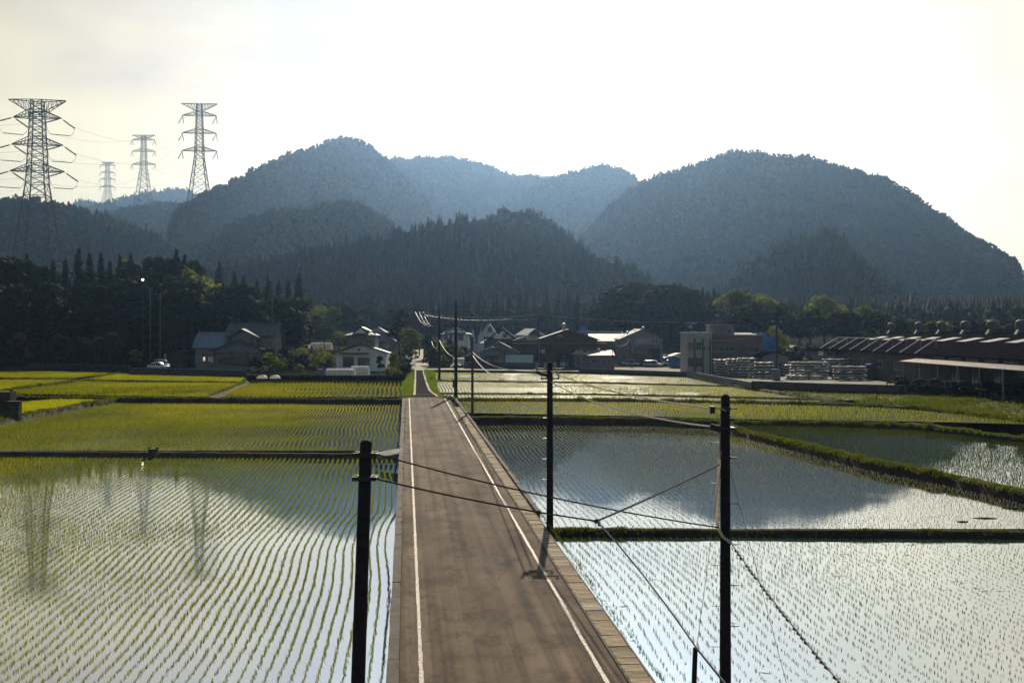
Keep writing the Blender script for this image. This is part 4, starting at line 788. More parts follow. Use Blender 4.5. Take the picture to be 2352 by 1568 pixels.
def pylon(px, d, zb, zt, arms, wtop, wbase, rz, label, strain, k=1.0, group=None, sc=1.0):
    wtop *= sc; wbase *= sc; k *= sc*.8; arms = [(a, b*sc, c) for a, b, c in arms]
    x = (px-CX)*d/FPX; t = thing('lattice_pylon', label, 'pylon', (x, d, zb), rz, group); hgt = zt-zb; mb = MB(); kn = arms[-1][0]-zb
    W = lambda z: wbase + (wtop-wbase)*min(1, z/(kn-2)) ; zlow = kn - 4*sc
    lattice(mb, 0, zlow, wbase, wtop*1.25, 8, .30*k, .13*k); lattice(mb, zlow, hgt, wtop*1.25, wtop*.72, 13, .24*k, .11*k); mb.build('tower_frame', M['pylon_steel'], t)
    for i, (za, half, up) in enumerate(arms):
        arm_mb(za-zb, half, wtop*(.75 if up else .95), hgt-(za-zb) if up else 2.4*sc, .17*k, .09*k, up).build('crossarm', M['pylon_steel'], t)
        if up: TIPS[(label, i)] = [(-half, hgt), (half, hgt)]; continue
        TIPS[(label, i)] = [(-half, za-zb), (half, za-zb)]
        for s in (-1, 1):
            tip = Vector((s*half, 0, za-zb))
            if strain:
                e1, e2 = tip+Vector((-4.2, -2.0, -1.8))*sc, tip+Vector((3.6, 2.6, -2.7))*sc
                for e in (e1, e2):
                    m2 = MB(); m2.tube([tip, tip.lerp(e, .15)], .07*k, 4)
                    m2.tube([tip.lerp(e, q/24) for q in range(4, 25)], [(.34 if q % 2 else .2)*k for q in range(4, 25)], 6); m2.build('insulator_string', M['insulator'], t)
                m2 = MB(); lo1, lo2 = e1.lerp(tip, .3)+Vector((0, 0, -4.2))*sc, e2.lerp(tip, .35)+Vector((0, 0, -3.6))*sc; m2.tube([e1, e1.lerp(lo1, .55)+Vector((-.3, 0, -.3))*sc, lo1, lo2, e2.lerp(lo2, .55)+Vector((.4, 0, -.3))*sc, e2], .09*k, 4); m2.tube([lo1, lo2], .16*k, 4); m2.build('jumper_loop', M['cable'], t)
            else:
                for q in (-1, 1):
                    e = tip+Vector((-1.4*q-.8, 0, -4.6))*sc; m2 = MB(); m2.tube([tip.lerp(e, p/20) for p in range(21)], [(.30 if p % 2 else .16)*k for p in range(21)], 6); m2.build('insulator_string', M['insulator'], t)
    return t
rw = lambda py, d: H + (HY-py)*d/FPX
d1, d2, d3, d4 = 580, 950, 1450, 2200
T1 = pylon(86, d1, gz(580), rw(231, d1), [(rw(262, d1), 8.9, True), (rw(271, d1), 7.4, False), (rw(333, d1), 7.9, False), (rw(394, d1), 8.4, False)], 2.3, 8.6, R(8), 'tallest near lattice pylon at the left edge with hanging jumper loops', True, sc=1.657)
T2 = pylon(458, d2, 92, rw(239, d2), [(rw(256, d2), 9.9, True), (rw(266, d2), 9.3, False), (rw(306, d2), 9.3, False), (rw(347, d2), 9.5, False)], 1.9, 8.0, R(5), 'lattice pylon on the slope of the pointed mountain', False, 1.15, sc=1.583)
T3 = pylon(330, d3, 158, rw(311, d3), [(rw(319, d3), 9.8, True), (rw(322, d3), 9.6, False), (rw(348, d3), 9.6, False), (rw(378, d3), 9.8, False)], 2.0, 8.0, R(2), 'pale lattice pylon on the foothill between two others', False, 1.1, sc=1.585)
T4 = pylon(247, d4, 255, rw(373, d4), [(rw(376, d4), 9.0, True), (rw(380, d4), 9.4, False), (rw(397, d4), 9.6, False), (rw(412, d4), 10.0, False), (rw(430, d4), 9.8, False)], 2.6, 7.5, R(0), 'faintest and most distant lattice pylon on the small dark hill', False, 1.1, sc=1.571)
def cat_pts(a, b, sag, n=24): a, b = Vector(a), Vector(b); return [a.lerp(b, k/n)-Vector((0, 0, 4*sag*(k/n)*(1-k/n))) for k in range(n+1)]
def cable(a, b, sag, r, label, m='cable', group=None, n=24, cat='cable', name='overhead_cable'):
    mb = MB(); mb.tube(cat_pts(a, b, sag, n), r, 5); return tag(mb.build(name, M[m]), label, cat, group)
def tipw(t, lab, i, s): p = TIPS[(lab, i)][s]; c, s_ = math.cos(t.rotation_euler.z), math.sin(t.rotation_euler.z); return (t.location.x + p[0]*c, t.location.y + p[0]*s_, t.location.z + p[1]-3)
for ia in (1, 2, 3):
    for s in (0, 1):
        w = '%s %s arm' % (('left', 'right')[s], ('upper', 'middle', 'lower')[ia-1]); p1, p2, p3 = tipw(T1, T1['label'], ia, s), tipw(T2, T2['label'], ia, s), tipw(T3, T3['label'], ia, s)
        cable((p1[0]+3, p1[1]+2, p1[2]), p2, 15, .05, 'faint line from the %s of the tallest pylon to the mountain slope pylon' % w, 'line_wire', name='pylon_line'); cable(p2, p3, 19, .055, 'faint line from the %s of the slope pylon to the foothill pylon' % w, 'line_wire', name='pylon_line')
        cable((p1[0]-3.5, p1[1]-1.6, p1[2]+1), (p1[0]-230, p1[1]-60, p1[2]-14), 4, .05, 'faint line leaving the %s of the tallest pylon past the left edge' % w, 'line_wire', name='pylon_line')
# ------------------------------------------------------------------ utility poles
def pole_root(px, d, zb, label, group=None): return thing('utility_pole', label, 'utility pole', ((px-CX)*d/FPX, d, zb), 0, group)
def shaft(t, h, r0, r1, m, lean=(0, 0), cap=True):
    mb = MB(); n = 10; mb.tube([(lean[0]*k/n, lean[1]*k/n, -1.0+(h+1.0)*k/n) for k in range(n+1)], [r0+(r1-r0)*k/n for k in range(n+1)], 12)
    if cap: mb.lathe([(r1*1.0, 0), (r1*.9, .05), (r1*.5, .09), (.01, .1)], (lean[0], lean[1], h), 12)
    return mb.build('shaft', M[m], t, True)
def crossarm(t, z, half, y=0, th=.07, m='dark_metal', ins=3, rz=0.0, lean=0):
    mb = MB(); mb.boxr((lean, y, z), (half*2, th, th), rz); a = mb.build('crossarm', M[m], t)
    for k in range(ins):
        f = -1 + 2*k/(ins-1) if ins > 1 else 0; mb = MB(); mb.lathe([(.03, 0), (.03, .08), (.075, .1), (.05, .14), (.075, .18), (.05, .22), (.02, .25)], (lean+f*half*.92*math.cos(rz), y+f*half*.92*math.sin(rz), z+th/2), 8); mb.build('insulator', M['steel'], a)
    return a
def transformer(t, z, x=0.32, r=.22, h=.7):
    mb = MB(); mb.lathe([(r*.9, 0), (r, .05), (r, h-.06), (r*.85, h), (r*.3, h+.05)], (x, -.05, z), 12); mb.box(x-.05, x+.05, -.05-r-.05, -.05-r, z+.1, z+h-.1); o = mb.build('transformer', M['pole_concrete'], t)
def steps(t, z0, z1, r, dz=.45):
    k = 0; z = z0
    while z < z1:
        mb = MB(); s = 1 if k % 2 else -1; mb.tube([(s*r*.8, 0, z), (s*(r+.17), 0, z), (s*(r+.17), 0, z+.03)], .011, 5); mb.build('step_bolt', M['steel'], t); z += dz; k += 1
# near left pole, slightly leaning
dL = 21.5; bl = (818-CX)*dL/FPX-.06; tpL = Vector(at(841, 1020, dL)); tL = thing('utility_pole', 'thick dark wooden pole in the left foreground, slightly leaning', 'utility pole', (bl, dL, -.95))
leanL = (tpL.x-bl, 0); shaft(tL, tpL.z+.95, .155, .125, 'pole_wood', leanL)
def Lx(z): return leanL[0]*(z+1)/(tpL.z+.95+1)
for py, wd in ((1043, .24), (1097, .24)):
    z = at(841, py, dL)[2]+.95; mb = MB(); mb.boxr((Lx(z), -.14, z), (wd*2, .06, .085)); mb.boxr((Lx(z), .14, z), (wd*2, .06, .085)); mb.lathe([(.15, -.05), (.16, 0), (.15, .05)], (Lx(z), 0, z), 12); mb.boxr((Lx(z)+wd-.02, 0, z), (.07, .3, .05)); mb.build('bracket', M['dark_metal'], tL)
# near right pole with its sheathed cable
dR = 23.5; xR = (1666-CX)*dR/FPX; zR = at(1666, 915, dR)[2]; tR = thing('utility_pole', 'thick dark wooden pole in the right foreground with a pale sheathed cable', 'utility pole', (xR, dR, -.95)); shaft(tR, zR+.95, .138, .10, 'pole_wood')
def on_R(px, py, dy=0.0): p = Vector(at(px, py, dR-dy)); return p - Vector((xR, dR, -.95))
steps(tR, 2.0, 7.3, .13)
mb = MB(); mb.tube([on_R(1641, 938, .0), on_R(1652, 937, .1), on_R(1668, 944, .16)], .018, 6); mb.build('drop_cable', M['pale_cable'], tR)
mb = MB(); mb.boxr(on_R(1636, 941), (.10, .1, .16)); mb.build('cable_clamp', M['dark_metal'], tR)
mb = MB(); mb.boxr(on_R(1646, 983, .05), (.30, .14, .13), 0, .25); mb.boxr(on_R(1667, 983, .02), (.36, .3, .05)); mb.build('junction_box', M['dark_metal'], tR)
for py in (938, 983, 1051):
    mb = MB(); mb.lathe([(.118, -.04), (.125, 0), (.118, .04)], on_R(1666, py), 12); mb.boxr(on_R(1678, py, .0), (.28, .03, .03)); mb.build('pole_band', M['dark_metal'], tR)
pts = [on_R(x, y, .0) for x, y in ((1655, 946), (1655, 965), (1655, 985), (1654, 1015), (1654, 1030), (1653, 1050))]; mb = MB(); mb.tube(pts, .017, 6); c0 = mb.build('riser_cable', M['pale_cable'], tR)
pts = [on_R(x, y, .0) for x, y in ((1656, 1035), (1654, 1044), (1652, 1060), (1650, 1095), (1648, 1130), (1647, 1160), (1647, 1190), (1649, 1212))]; P_ = []
for a, b in zip(pts[:-1], pts[1:]): P_ += [a.lerp(b, k/8) for k in range(8)]
mb = MB(); mb.tube(P_, [.040 if k % 4 else .030 for k in range(len(P_))], 8); sh = mb.build('cable_sheath', M['sheath'], tR)
mb = MB(); mb.tube([on_R(1649, 1212, .0), on_R(1660, 1232, .17), on_R(1679, 1246, .2)], .035, 8); mb.build('cable_sheath', M['sheath'], tR)
cL1, cL2 = Vector(at(862, 1042, dL)), Vector(at(855, 1097, dL)); node = Vector(at(1370, 1196, 22.2)); aR = Vector(at(1652, 1211, dR-.17))
cable(cL1, aR, .12, .016, 'dark cable from the upper bracket of the left foreground pole across the road')
cable(cL2, node, .06, .018, 'dark cable from the lower bracket of the left foreground pole to the cable knot')
cable(node, at(1652, 1066, dR-.05), .03, .024, 'pale taut cable from the cable knot up to the right foreground pole', 'pale_cable')
q1 = Vector(at(1600, 1488, 19.2)); cable(node, q1, -.10, .017, 'brown cable falling from the cable knot towards the short post', 'pale_cable'); cable(q1, at(1690, 1600, 17.5), .0, .022, 'dark thick cable passing the short post and leaving at the bottom')
mb = MB(); mb.lathe([(.01, -.06), (.045, -.03), (.05, 0), (.04, .03), (.01, .05)], node, 8); mb.boxr(node+Vector((-.09, 0, .01)), (.2, .035, .035), 0, .2); mb.boxr(node+Vector((.05, 0, -.06)), (.04, .04, .1), .2); tag(mb.build('cable_knot', M['dark_metal']), 'small clamped cable knot hanging over the dark paddy', 'cable clamp')
e0, e1 = Vector(at(1679, 1246, dR-.2)), Vector(at(1950, 1590, 17.0)); t = thing('hung_cable', 'double cable with dark spacer rings running down to the bottom right', 'cable', e0); mb = MB(); mb.tube([p-e0 for p in cat_pts(e0, e1, .08)], .014, 5); mb.build('wire', M['pale_cable'], t); mb = MB(); mb.tube([p-e0+Vector((.03, 0, -.05)) for p in cat_pts(e0, e1, .08)], .014, 5); mb.build('wire', M['pale_cable'], t)
cp = cat_pts(e0, e1, .08, 34)
for k in range(2, 33, 1):
    if k % 5 == 0: continue
    mb = MB(); mb.boxr(cp[k]-e0+Vector((.01, 0, -.025)), (.10, .03, .05), -.3, .5); mb.build('spacer_ring', M['cable'], t)
cable(at(1655, 1075, dR), at(1600, 1488, 19.3), .0, .006, 'thin stay wire down the left side of the right foreground pole')
cable(at(1676, 1075, dR), (xR+1.1, dR-3.4, -1.0), .0, .006, 'thin stay wire down the right side of the right foreground pole')
mb = MB(); pt = Vector(at(1597, 1490, 19.3)); mb.tube([(pt.x-.16, 19.3, -1.3), (pt.x-.06, 19.3, .6), tuple(pt)], [.055, .05, .045], 10); mb.lathe([(.05, 0), (.035, .03), (.01, .04)], pt, 10); tag(mb.build('stay_post', M['pole_wood']), 'short brown post under the cable in the right foreground', 'post')
# the poles along the road
def road_pole(px, base, top, zb, r0, r1, label, m='pole_wood', arms=(), trans=None, d=None):
    d = d or (H-zb)*FPX/(base-HY); zt = rw(top, d); t = pole_root(px, d, zb, label); shaft(t, zt-zb, r0, r1, m)
    for dz, half, ins in arms: crossarm(t, zt-zb-dz, half, -.12, .08, 'dark_metal', ins)
    if trans: transformer(t, zt-zb-trans)
    return t, Vector(((px-CX)*d/FPX, d, zt))
t2, p2 = road_pole(1263, 1216, 836, -.7, .155, .125, 'slim dark pole standing on the grassy bank at the right roadside', arms=((.22, .62, 4), (.62, .4, 2)))
mb = MB(); mb.boxr((-.35, -.1, p2.z+.7-.42), (.5, .16, .16), 0, .3); mb.build('junction_box', M['dark_metal'], t2); steps(t2, 2.2, 6.6, .14)
t3, p3 = road_pole(1085, 946, 776, -.12, .15, .11, 'grey pole right of the road end with pale arms on top', 'pole_concrete', ((1.4, .45, 2), (1.7, .45, 2)))
t4, p4 = road_pole(1047, 910, 690, -.1, .22, .17, 'tallest dark pole at the road end', arms=()); mb = MB(); mb.boxr((-.25, -.1, 1.6), (.3, .28, .9)); mb.build('meter_box', M['pole_concrete'], t4)
t5, p5 = road_pole(1009, 868, 708, -.2, .23, .17, 'dark pole between the glittering paddy and the narrow lane', arms=((5.5, .5, 2),))
t6, p6 = road_pole(991, 845, 749, 0, .2, .15, 'shorter dark pole where the narrow lane meets the village lane', arms=((3.2, .5, 2),))
t7, p7 = road_pole(963, 830, 716, gz(275), .2, .15, 'pole cluster beside the climbing lane, left pole', 'pole_concrete', ((.3, 1.1, 4), (1.3, 1.0, 3)), 3.2, d=275)
t8, p8 = road_pole(974, 830, 718, gz(262), .2, .15, 'pole cluster beside the climbing lane, right pole with transformer', 'pole_concrete', ((.3, 1.1, 4), (1.2, 1.0, 3)), 2.8, d=262)
t9, p9 = road_pole(1236, 846, 722, 0, .2, .14, 'thin dark pole in front of the brown barn', arms=((.2, .9, 3), (6.0, .5, 2)))
t10, p10 = road_pole(625, 838, 684, gz(238)+.6, .2, .14, 'pale pole with transformers behind the farmhouse roof', 'pole_concrete', ((1.9, 1.1, 3), (4.2, .7, 2)), 5.2, d=238); transformer(t10, p10.z-gz(238)-.6-5.2, -.34)
t11, p11 = road_pole(368, 845, 673, .2, .19, .14, 'pole with a top crossarm between the wood and the farmhouse', 'pole_concrete', ((.4, 1.0, 3), (1.2, .5, 2)), d=232)
t12, p12 = road_pole(345, 845, 662, .1, .16, .12, 'thin bare pole right of the glinting lamp pole', 'pole_concrete', ((.2, .5, 2),), d=236)
t13, p13 = road_pole(1172, 820, 732, gz(268), .17, .12, 'slim pole behind the black roofed house', 'pole_concrete', ((.3, .8, 3),), d=268)
t14, p14 = road_pole(1569, 856, 768, 0, .17, .13, 'pole at the left corner of the beige office', 'pole_concrete', ((.3, .7, 3), (1.0, .5, 2)), 2.4, d=206)
t15, p15 = road_pole(2105, 800, 724, gz(262), .2, .14, 'thin dark pole rising behind the long factory', 'dark_metal', ((1.4, 2.6, 4), (2.4, 1.6, 3)), d=262)
t16, p16 = road_pole(1407, 850, 784, 0, .08, .07, 'thin post at the corner of the low prefab office', 'dark_metal', ((.1, .3, 2),), d=222)
t17, p17 = road_pole(1447, 835, 780, 0, .16, .12, 'pale pole with lamps in front of the gabled warehouse', 'pole_concrete', ((.2, .6, 2), (2.2, .6, 2)), 3.0, d=238)
# lamp pole on the left; a glowing part stands in for a sun glint
dl = 234; zl = rw(641, dl); t = thing('street_lamp', 'tall thin lamp pole with a glowing sun glint before the left wood', 'street lamp', ((328-CX)*dl/FPX, dl, 0)); mb = MB(); mb.tube([(0, 0, -.5), (0, 0, zl)], [.16, .09], 8); mb.build('pole', M['dark_metal'], t); mb = MB(); mb.lathe([(.06, 0), (.22, .03), (.26, .22), (.15, .3), (.03, .34)], (0, 0, zl), 10); l = mb.build('lamp_housing', M['dark_metal'], t); mb = MB(); mb.lathe([(.05, -.3), (.2, -.22), (.24, -.06), (.2, 0)], (0, -.1, zl), 10); mb.build('sun_glint', M['glint_glow'], l)
# lamp pole of the timber yard
dy = 176; zt = rw(740, dy); t = thing('floodlight_pole', 'dark floodlight pole with two lamps in the timber yard', 'light pole', ((1784-CX)*dy/FPX, dy, 0)); mb = MB(); mb.tube([(0, 0, -.3), (0, 0, zt)], [.16, .11], 8); mb.boxr((0, 0, zt), (1.5, .1, .1)); mb.build('pole', M['dark_metal'], t)
for s in (-1, 1): mb = MB(); mb.lathe([(.05, .2), (.12, .12), (.26, -.05), (.24, -.12)], (s*.7, -.1, zt+.1), 10); mb.build('floodlight', M['steel'], t)
mb = MB(); mb.box(-.62, .62, -.45, .45, 0, 1.75); mb.box(-.68, .68, -.5, .5, 1.75, 1.83); mb.box(-.3, .3, -.47, -.45, .3, 1.5); o = mb.build('switch_cabinet', M['grey_wall']); o.location = ((1782-CX)*(dy-2.5)/FPX, dy-2.5, 0); tag(o, 'grey switch cabinet at the foot of the floodlight pole', 'cabinet')
# cables along the poles
b2 = p2-Vector((0, 0, .3)); b2b = p2-Vector((0, 0, .75))
cable(b2, at(1643, 938, dR), .2, .022, 'upper pale cable from the roadside pole to the right foreground pole', 'pale_cable'); cable(b2b, at(1648, 981, dR), .3, .024, 'lower pale cable from the roadside pole to the right foreground pole', 'pale_cable')
b3 = p3-Vector((0, 0, 1.4)); cable(b3, b2+Vector((-.5, 0, 0)), .55, .026, 'upper sagging bright cable between the grey pole and the roadside pole', 'pale_cable'); cable(b3-Vector((0, 0, .3)), b2b+Vector((-.3, 0, 0)), .95, .026, 'lower sagging bright cable between the grey pole and the roadside pole', 'pale_cable')
cable(p5-Vector((0, 0, 5.5)), b3, 1.6, .03, 'bright sagging cable from the lane pole to the grey pole', 'pale_cable'); cable(p6-Vector((0, 0, 3.2)), p5-Vector((0, 0, 5.9)), 1.2, .03, 'bright sagging cable from the village lane pole to the dark lane pole', 'pale_cable')
for i, dx in enumerate((-1, 0, 1)):
    cable(p7+Vector((dx, 0, 0)), p6+Vector((dx*.4, 0, 3.4-3.4)), 1.0, .03, 'bright wire from the pole cluster to the village lane pole, %s' % ('left one', 'middle one', 'right one')[i], 'pale_cable'); cable(p8+Vector((dx, 0, 0)), p9+Vector((dx*.8, 0, 0)), .9, .028, 'long bright wire from the pole cluster to the barn pole, %s' % ('front one', 'middle one', 'rear one')[i], 'pale_cable')
cable(p9, (at(1700, 735, 250)), 1.0, .026, 'long wire leaving the barn pole to the right behind the office', 'pale_cable'); cable(p9-Vector((0, 0, .8)), p13, .4, .024, 'wire from the barn pole to the slim village pole'); cable(p13, p8-Vector((0, 0, .5)), .8, .026, 'wire from the slim village pole to the pole cluster', 'pale_cable')
cable(p14, Vector(((1784-CX)*176/FPX, 176, zt-1.0)), 1.6, .024, 'sagging wire in front of the brown office wing', 'pale_cable'); cable(p17, p16, 1.2, .028, 'bright sagging wire above the prefab office', 'pale_cable')
# ------------------------------------------------------------------ buildings
# each house is built in metres round its own base point: x to the right, y away from the viewer, z up
def gable_roof(mb, x0, x1, y0, y1, ze, zr, axis='x', ov=.5, th=.16, mid=None):
    if axis == 'x': a0, a1, s0, s1 = x0-ov, x1+ov, y0, y1
    else: a0, a1, s0, s1 = y0-ov, y1+ov, x0, x1
    m = (s0+s1)/2 if mid is None else mid; k0 = (zr-ze)/(m-s0); k1 = (zr-ze)/(s1-m)
    poly = [(s0-ov, ze-ov*k0), (m, zr), (s1+ov, ze-ov*k1), (s1+ov, ze-ov*k1+th), (m, zr+th*1.15), (s0-ov, ze-ov*k0+th)]
    return mb.prism(poly, a0, a1, 'x' if axis == 'x' else 'y')
def gable_walls(mb, x0, x1, y0, y1, ze, zr, axis='x', zb=-1.2):
    e = .03
    if axis == 'x': return mb.prism([(y0, zb), (y1, zb), (y1, ze-e), ((y0+y1)/2, zr-e), (y0, ze-e)], x0, x1, 'x')
    return mb.prism([(x0, zb), (x1, zb), (x1, ze-e), ((x0+x1)/2, zr-e), (x0, ze-e)], y0, y1, 'y')
def hip_roof(mb, x0, x1, y0, y1, ze, zr, ridge, axis='x', ov=.6, th=.16):
    X0, X1, Y0, Y1 = x0-ov, x1+ov, y0-ov, y1+ov; xc, yc = (x0+x1)/2, (y0+y1)/2
    a, b = ((xc-ridge/2, yc, zr), (xc+ridge/2, yc, zr)) if axis == 'x' else ((xc, yc-ridge/2, zr), (xc, yc+ridge/2, zr))
    z = ze-.12; vs = [(X0, Y0, z-th), (X1, Y0, z-th), (X1, Y1, z-th), (X0, Y1, z-th), (X0, Y0, z), (X1, Y0, z), (X1, Y1, z), (X0, Y1, z), a, b]
    fs = [(3, 2, 1, 0), (0, 1, 5, 4), (1, 2, 6, 5), (2, 3, 7, 6), (3, 0, 4, 7)]
    fs += [(4, 5, 9, 8), (5, 6, 9), (6, 7, 8, 9), (7, 4, 8)] if axis == 'x' else [(4, 5, 8), (5, 6, 9, 8), (6, 7, 9), (7, 4, 8, 9)]
    return mb.add(vs, fs)
def ridge_cap(t, p0, p1, m='tile_dark', r=.16, name='ridge_cap'):
    mb = MB(); mb.tube([p0, p1], r, 6)
    for p, q in ((p0, p1), (p1, p0)):
        d = (Vector(q)-Vector(p)).normalized(); mb.boxr(Vector(p)+d*.12+Vector((0, 0, .1)), (.26, .26, .42))
    return mb.build(name, M[m], t)
def window(t, x, z, w, h, y=0.0, panes=2, frame='frame', face='y', rows=1, glass='glass', name='window'):
    """a window on a wall: face y = wall looking at the viewer, face x = wall looking left"""
    f = MB(); b = .07; D = .06
    def bx(mb, a0, a1, z0, z1, e0, e1):
        return mb.box(a0, a1, y+e0, y+e1, z0, z1) if face == 'y' else mb.box(y+e0, y+e1, a0, a1, z0, z1)
    bx(f, x-w/2, x+w/2, z-h/2, z-h/2+b, -D, .02); bx(f, x-w/2, x+w/2, z+h/2-b, z+h/2, -D, .02)
    for k in range(panes+1):
        q = x-w/2+(w-b)*k/panes; bx(f, q, q+b, z-h/2+b, z+h/2-b, -D, .02)
    for k in range(1, rows): q = z-h/2+(h-b)*k/rows; bx(f, x-w/2+b, x+w/2-b, q, q+b*.6, -D+.012, .018)
    bx(f, x-w/2-.06, x+w/2+.06, z-h/2-.07, z-h/2-.003, -D-.06, .02)
    o = f.build(name, M[frame], t); g = MB(); bx(g, x-w/2+b*.5, x+w/2-b*.5, z-h/2+b*.5, z+h/2-b*.5, -.025, -.004); g.build('pane', M[glass], o); return o
def house(px, d, label, cat='house', rz=0.0, zb=None, name='house'):
    return thing(name, label, cat, ((px-CX)*d/FPX, d, gz(d) if zb is None else zb), rz)
def S(d): return d/FPX                  # metres per column at distance d
def Z(py, d, zb): return H+(HY-py)*d/FPX-zb
def gutter(t, p0, p1): mb = MB(); mb.tube([p0, p1], .06, 6); mb.build('gutter', M['dark_frame'], t)

# --- farmhouse on its terrace
d = 222; zb = 1.0; t = house(571, d, 'two storey farmhouse with grey tiled roof and blue roofed wing', rz=0, zb=zb, name='farmhouse'); s = S(d); fx = lambda px: (px-571)*s; fz = lambda py: Z(py, d, zb)
mb = MB(); gable_walls(mb, fx(517), fx(626), 1.6, 8.6, fz(770), fz(745), 'x'); mb.build('wall', M['grey_wall'], t)
mb = MB(); gable_roof(mb, fx(517), fx(626), 1.6, 8.6, fz(770), fz(745), 'x', .55); o = mb.build('roof', M['tile_grey'], t); ridge_cap(t, (fx(512), 5.1, fz(743)+.1), (fx(631), 5.1, fz(743)+.1), 'tile_grey')
mb = MB(); gable_walls(mb, fx(533), fx(588), 0, 3, fz(772), fz(757), 'y'); mb.build('wall', M['grey_wall'], t)
mb = MB(); gable_roof(mb, fx(533), fx(588), 0, 4.5, fz(772), fz(757), 'y', .9, .2, mid=fx(556)); mb.build('roof', M['tile_grey'], t)
mb = MB(); gable_walls(mb, fx(500), fx(606), -2.6, 1.5, fz(803), fz(784), 'y'); mb.build('wall', M['grey_wall'], t)
mb = MB(); gable_roof(mb, fx(500), fx(606), -2.6, .6, fz(803), fz(784), 'y', .9, .2, mid=fx(556)); mb.build('roof', M['tile_dark'], t)
mb = MB(); gable_walls(mb, fx(452), fx(516), -.8, 6.2, fz(794), fz(766), 'x'); mb.build('wall', M['grey_wall'], t)
mb = MB(); gable_roof(mb, fx(452), fx(515), -.8, 6.2, fz(794), fz(766), 'x', .6); mb.build('roof', M['tile_blue'], t)['label'] = 'pale blue tiled wing roof'
for q in (452, 515): ridge_cap(t, (fx(q), -1.3, fz(796)+.2), (fx(q), 2.7, fz(766)+.2), 'tile_blue', .12)
ridge_cap(t, (fx(448), 2.7, fz(766)+.2), (fx(519), 2.7, fz(766)+.2), 'tile_blue', .16)
for x, w, h, z, y in ((545, 1.7, 1.2, 780, -.0), (580, .9, 1.3, 782, -.0), (560, 3.4, 2.0, 826, -2.6), (522, 2.6, 1.8, 826, -2.6), (592, 1.2, 2.2, 826, -2.6)): window(t, fx(x), fz(z), w, h, y, 2, 'dark_frame')
window(t, fx(616), fz(790), 1.0, 1.6, 1.6); window(t, fx(474), fz(818), 1.6, 1.4, -.8); window(t, fx(500), fz(782), 1.3, 1.0, 1.6)
mb = MB(); mb.box(fx(500), fx(606), -2.75, -2.62, fz(812), fz(809)); mb.box(fx(538), fx(541), -2.8, -2.62, 0, fz(806)); mb.box(fx(500), fx(503), -2.8, -2.62, 0, fz(806)); mb.box(fx(574), fx(577), -2.8, -2.62, 0, fz(806)); mb.build('timber_frame', M['timber'], t)
mb = MB(); mb.box(fx(583), fx(633), -2.9, -2.1, -1, .2); gable_roof(mb, fx(590), fx(618), -2.2, 1.2, fz(812), fz(800), 'y', .5); mb.build('porch', M['fascia'], t)
gutter(t, (fx(512), 1.0, fz(772)), (fx(631), 1.0, fz(772)))
# --- house with the white gable
d = 214; zb = 0; t = house(830, d, 'two tiered house with white lower gable beside the lane', zb=0); s = S(d); fx = lambda px: (px-830)*s; fz = lambda py: Z(py, d, zb)
mb = MB(); mb.box(fx(796), fx(858), 1.2, 7.5, -1, fz(770)); mb.build('wall', M['grey_wall'], t)
mb = MB(); hip_roof(mb, fx(797), fx(855), 1.2, 7.5, fz(768), fz(757), 1.2, 'y', .75); gable_roof(mb, fx(811), fx(842), .9, 7, fz(760), fz(752), 'y', .25, .14); mb.build('roof', M['tile_grey'], t)
mb = MB(); mb.prism([(fx(812), fz(765)), (fx(841), fz(765)), (fx(826.5), fz(754))], .55, .9, 'y'); mb.build('gable_panel', M['white_wall'], t)
for q in (-1, 1): ridge_cap(t, (fx(826.5), .8, fz(752)+.1), (fx(826.5)+q*3.1, .5, fz(768)+.1), 'tile_grey', .1)
mb = MB(); gable_walls(mb, fx(775), fx(888), -1.5, 5.5, fz(809), fz(791), 'y'); mb.build('wall', M['white_wall'], t)
mb = MB(); gable_roof(mb, fx(775), fx(888), -1.5, 1.15, fz(809), fz(791), 'y', .85, .2); mb.build('roof', M['tile_dark'], t)
mb = MB(); mb.box(fx(784), fx(850), -3.0, -1.5, fz(812), fz(809.5)); mb.build('awning', M['dark_frame'], t)
mb = MB(); mb.boxr((fx(827), -1.55, fz(803)), (.6, .08, .35)); mb.build('gable_vent', M['dark_frame'], t)
window(t, fx(813), fz(785), 1.9, 1.1, 1.2); window(t, fx(844), fz(785), 1.3, 1.0, 1.2); window(t, fx(803), fz(830), 2.2, 1.9, -1.5, 2, 'dark_frame'); window(t, fx(838), fz(832), 2.4, 2.0, -1.5, 3, 'dark_frame')
gutter(t, (fx(766), -1.5, fz(812)), (fx(766), 1.2, fz(812)))
# --- small house behind it
d = 258; t = house(868, d, 'small back house with pale hipped roofs beyond the white gabled house'); zb = gz(d); s = S(d); fx = lambda px: (px-868)*s; fz = lambda py: Z(py, d, zb)
mb = MB(); mb.box(fx(848), fx(884), 1.5, 6, -1, fz(762)); mb.box(fx(864), fx(906), -1.2, 3, -1, fz(783)); mb.build('wall', M['grey_wall'], t)
mb = MB(); hip_roof(mb, fx(848), fx(882), 1.5, 6, fz(762), fz(750.5), .6, 'y', .5); mb.build('roof', M['roof_grey'], t); mb = MB(); hip_roof(mb, fx(864), fx(906), -1.2, 3, fz(783), fz(768), .6, 'y', .5); mb.build('roof', M['roof_grey'], t); window(t, fx(888), fz(793), 1.6, 1.1, -1.2); window(t, fx(858), fz(768), 1.0, .8, 1.5)
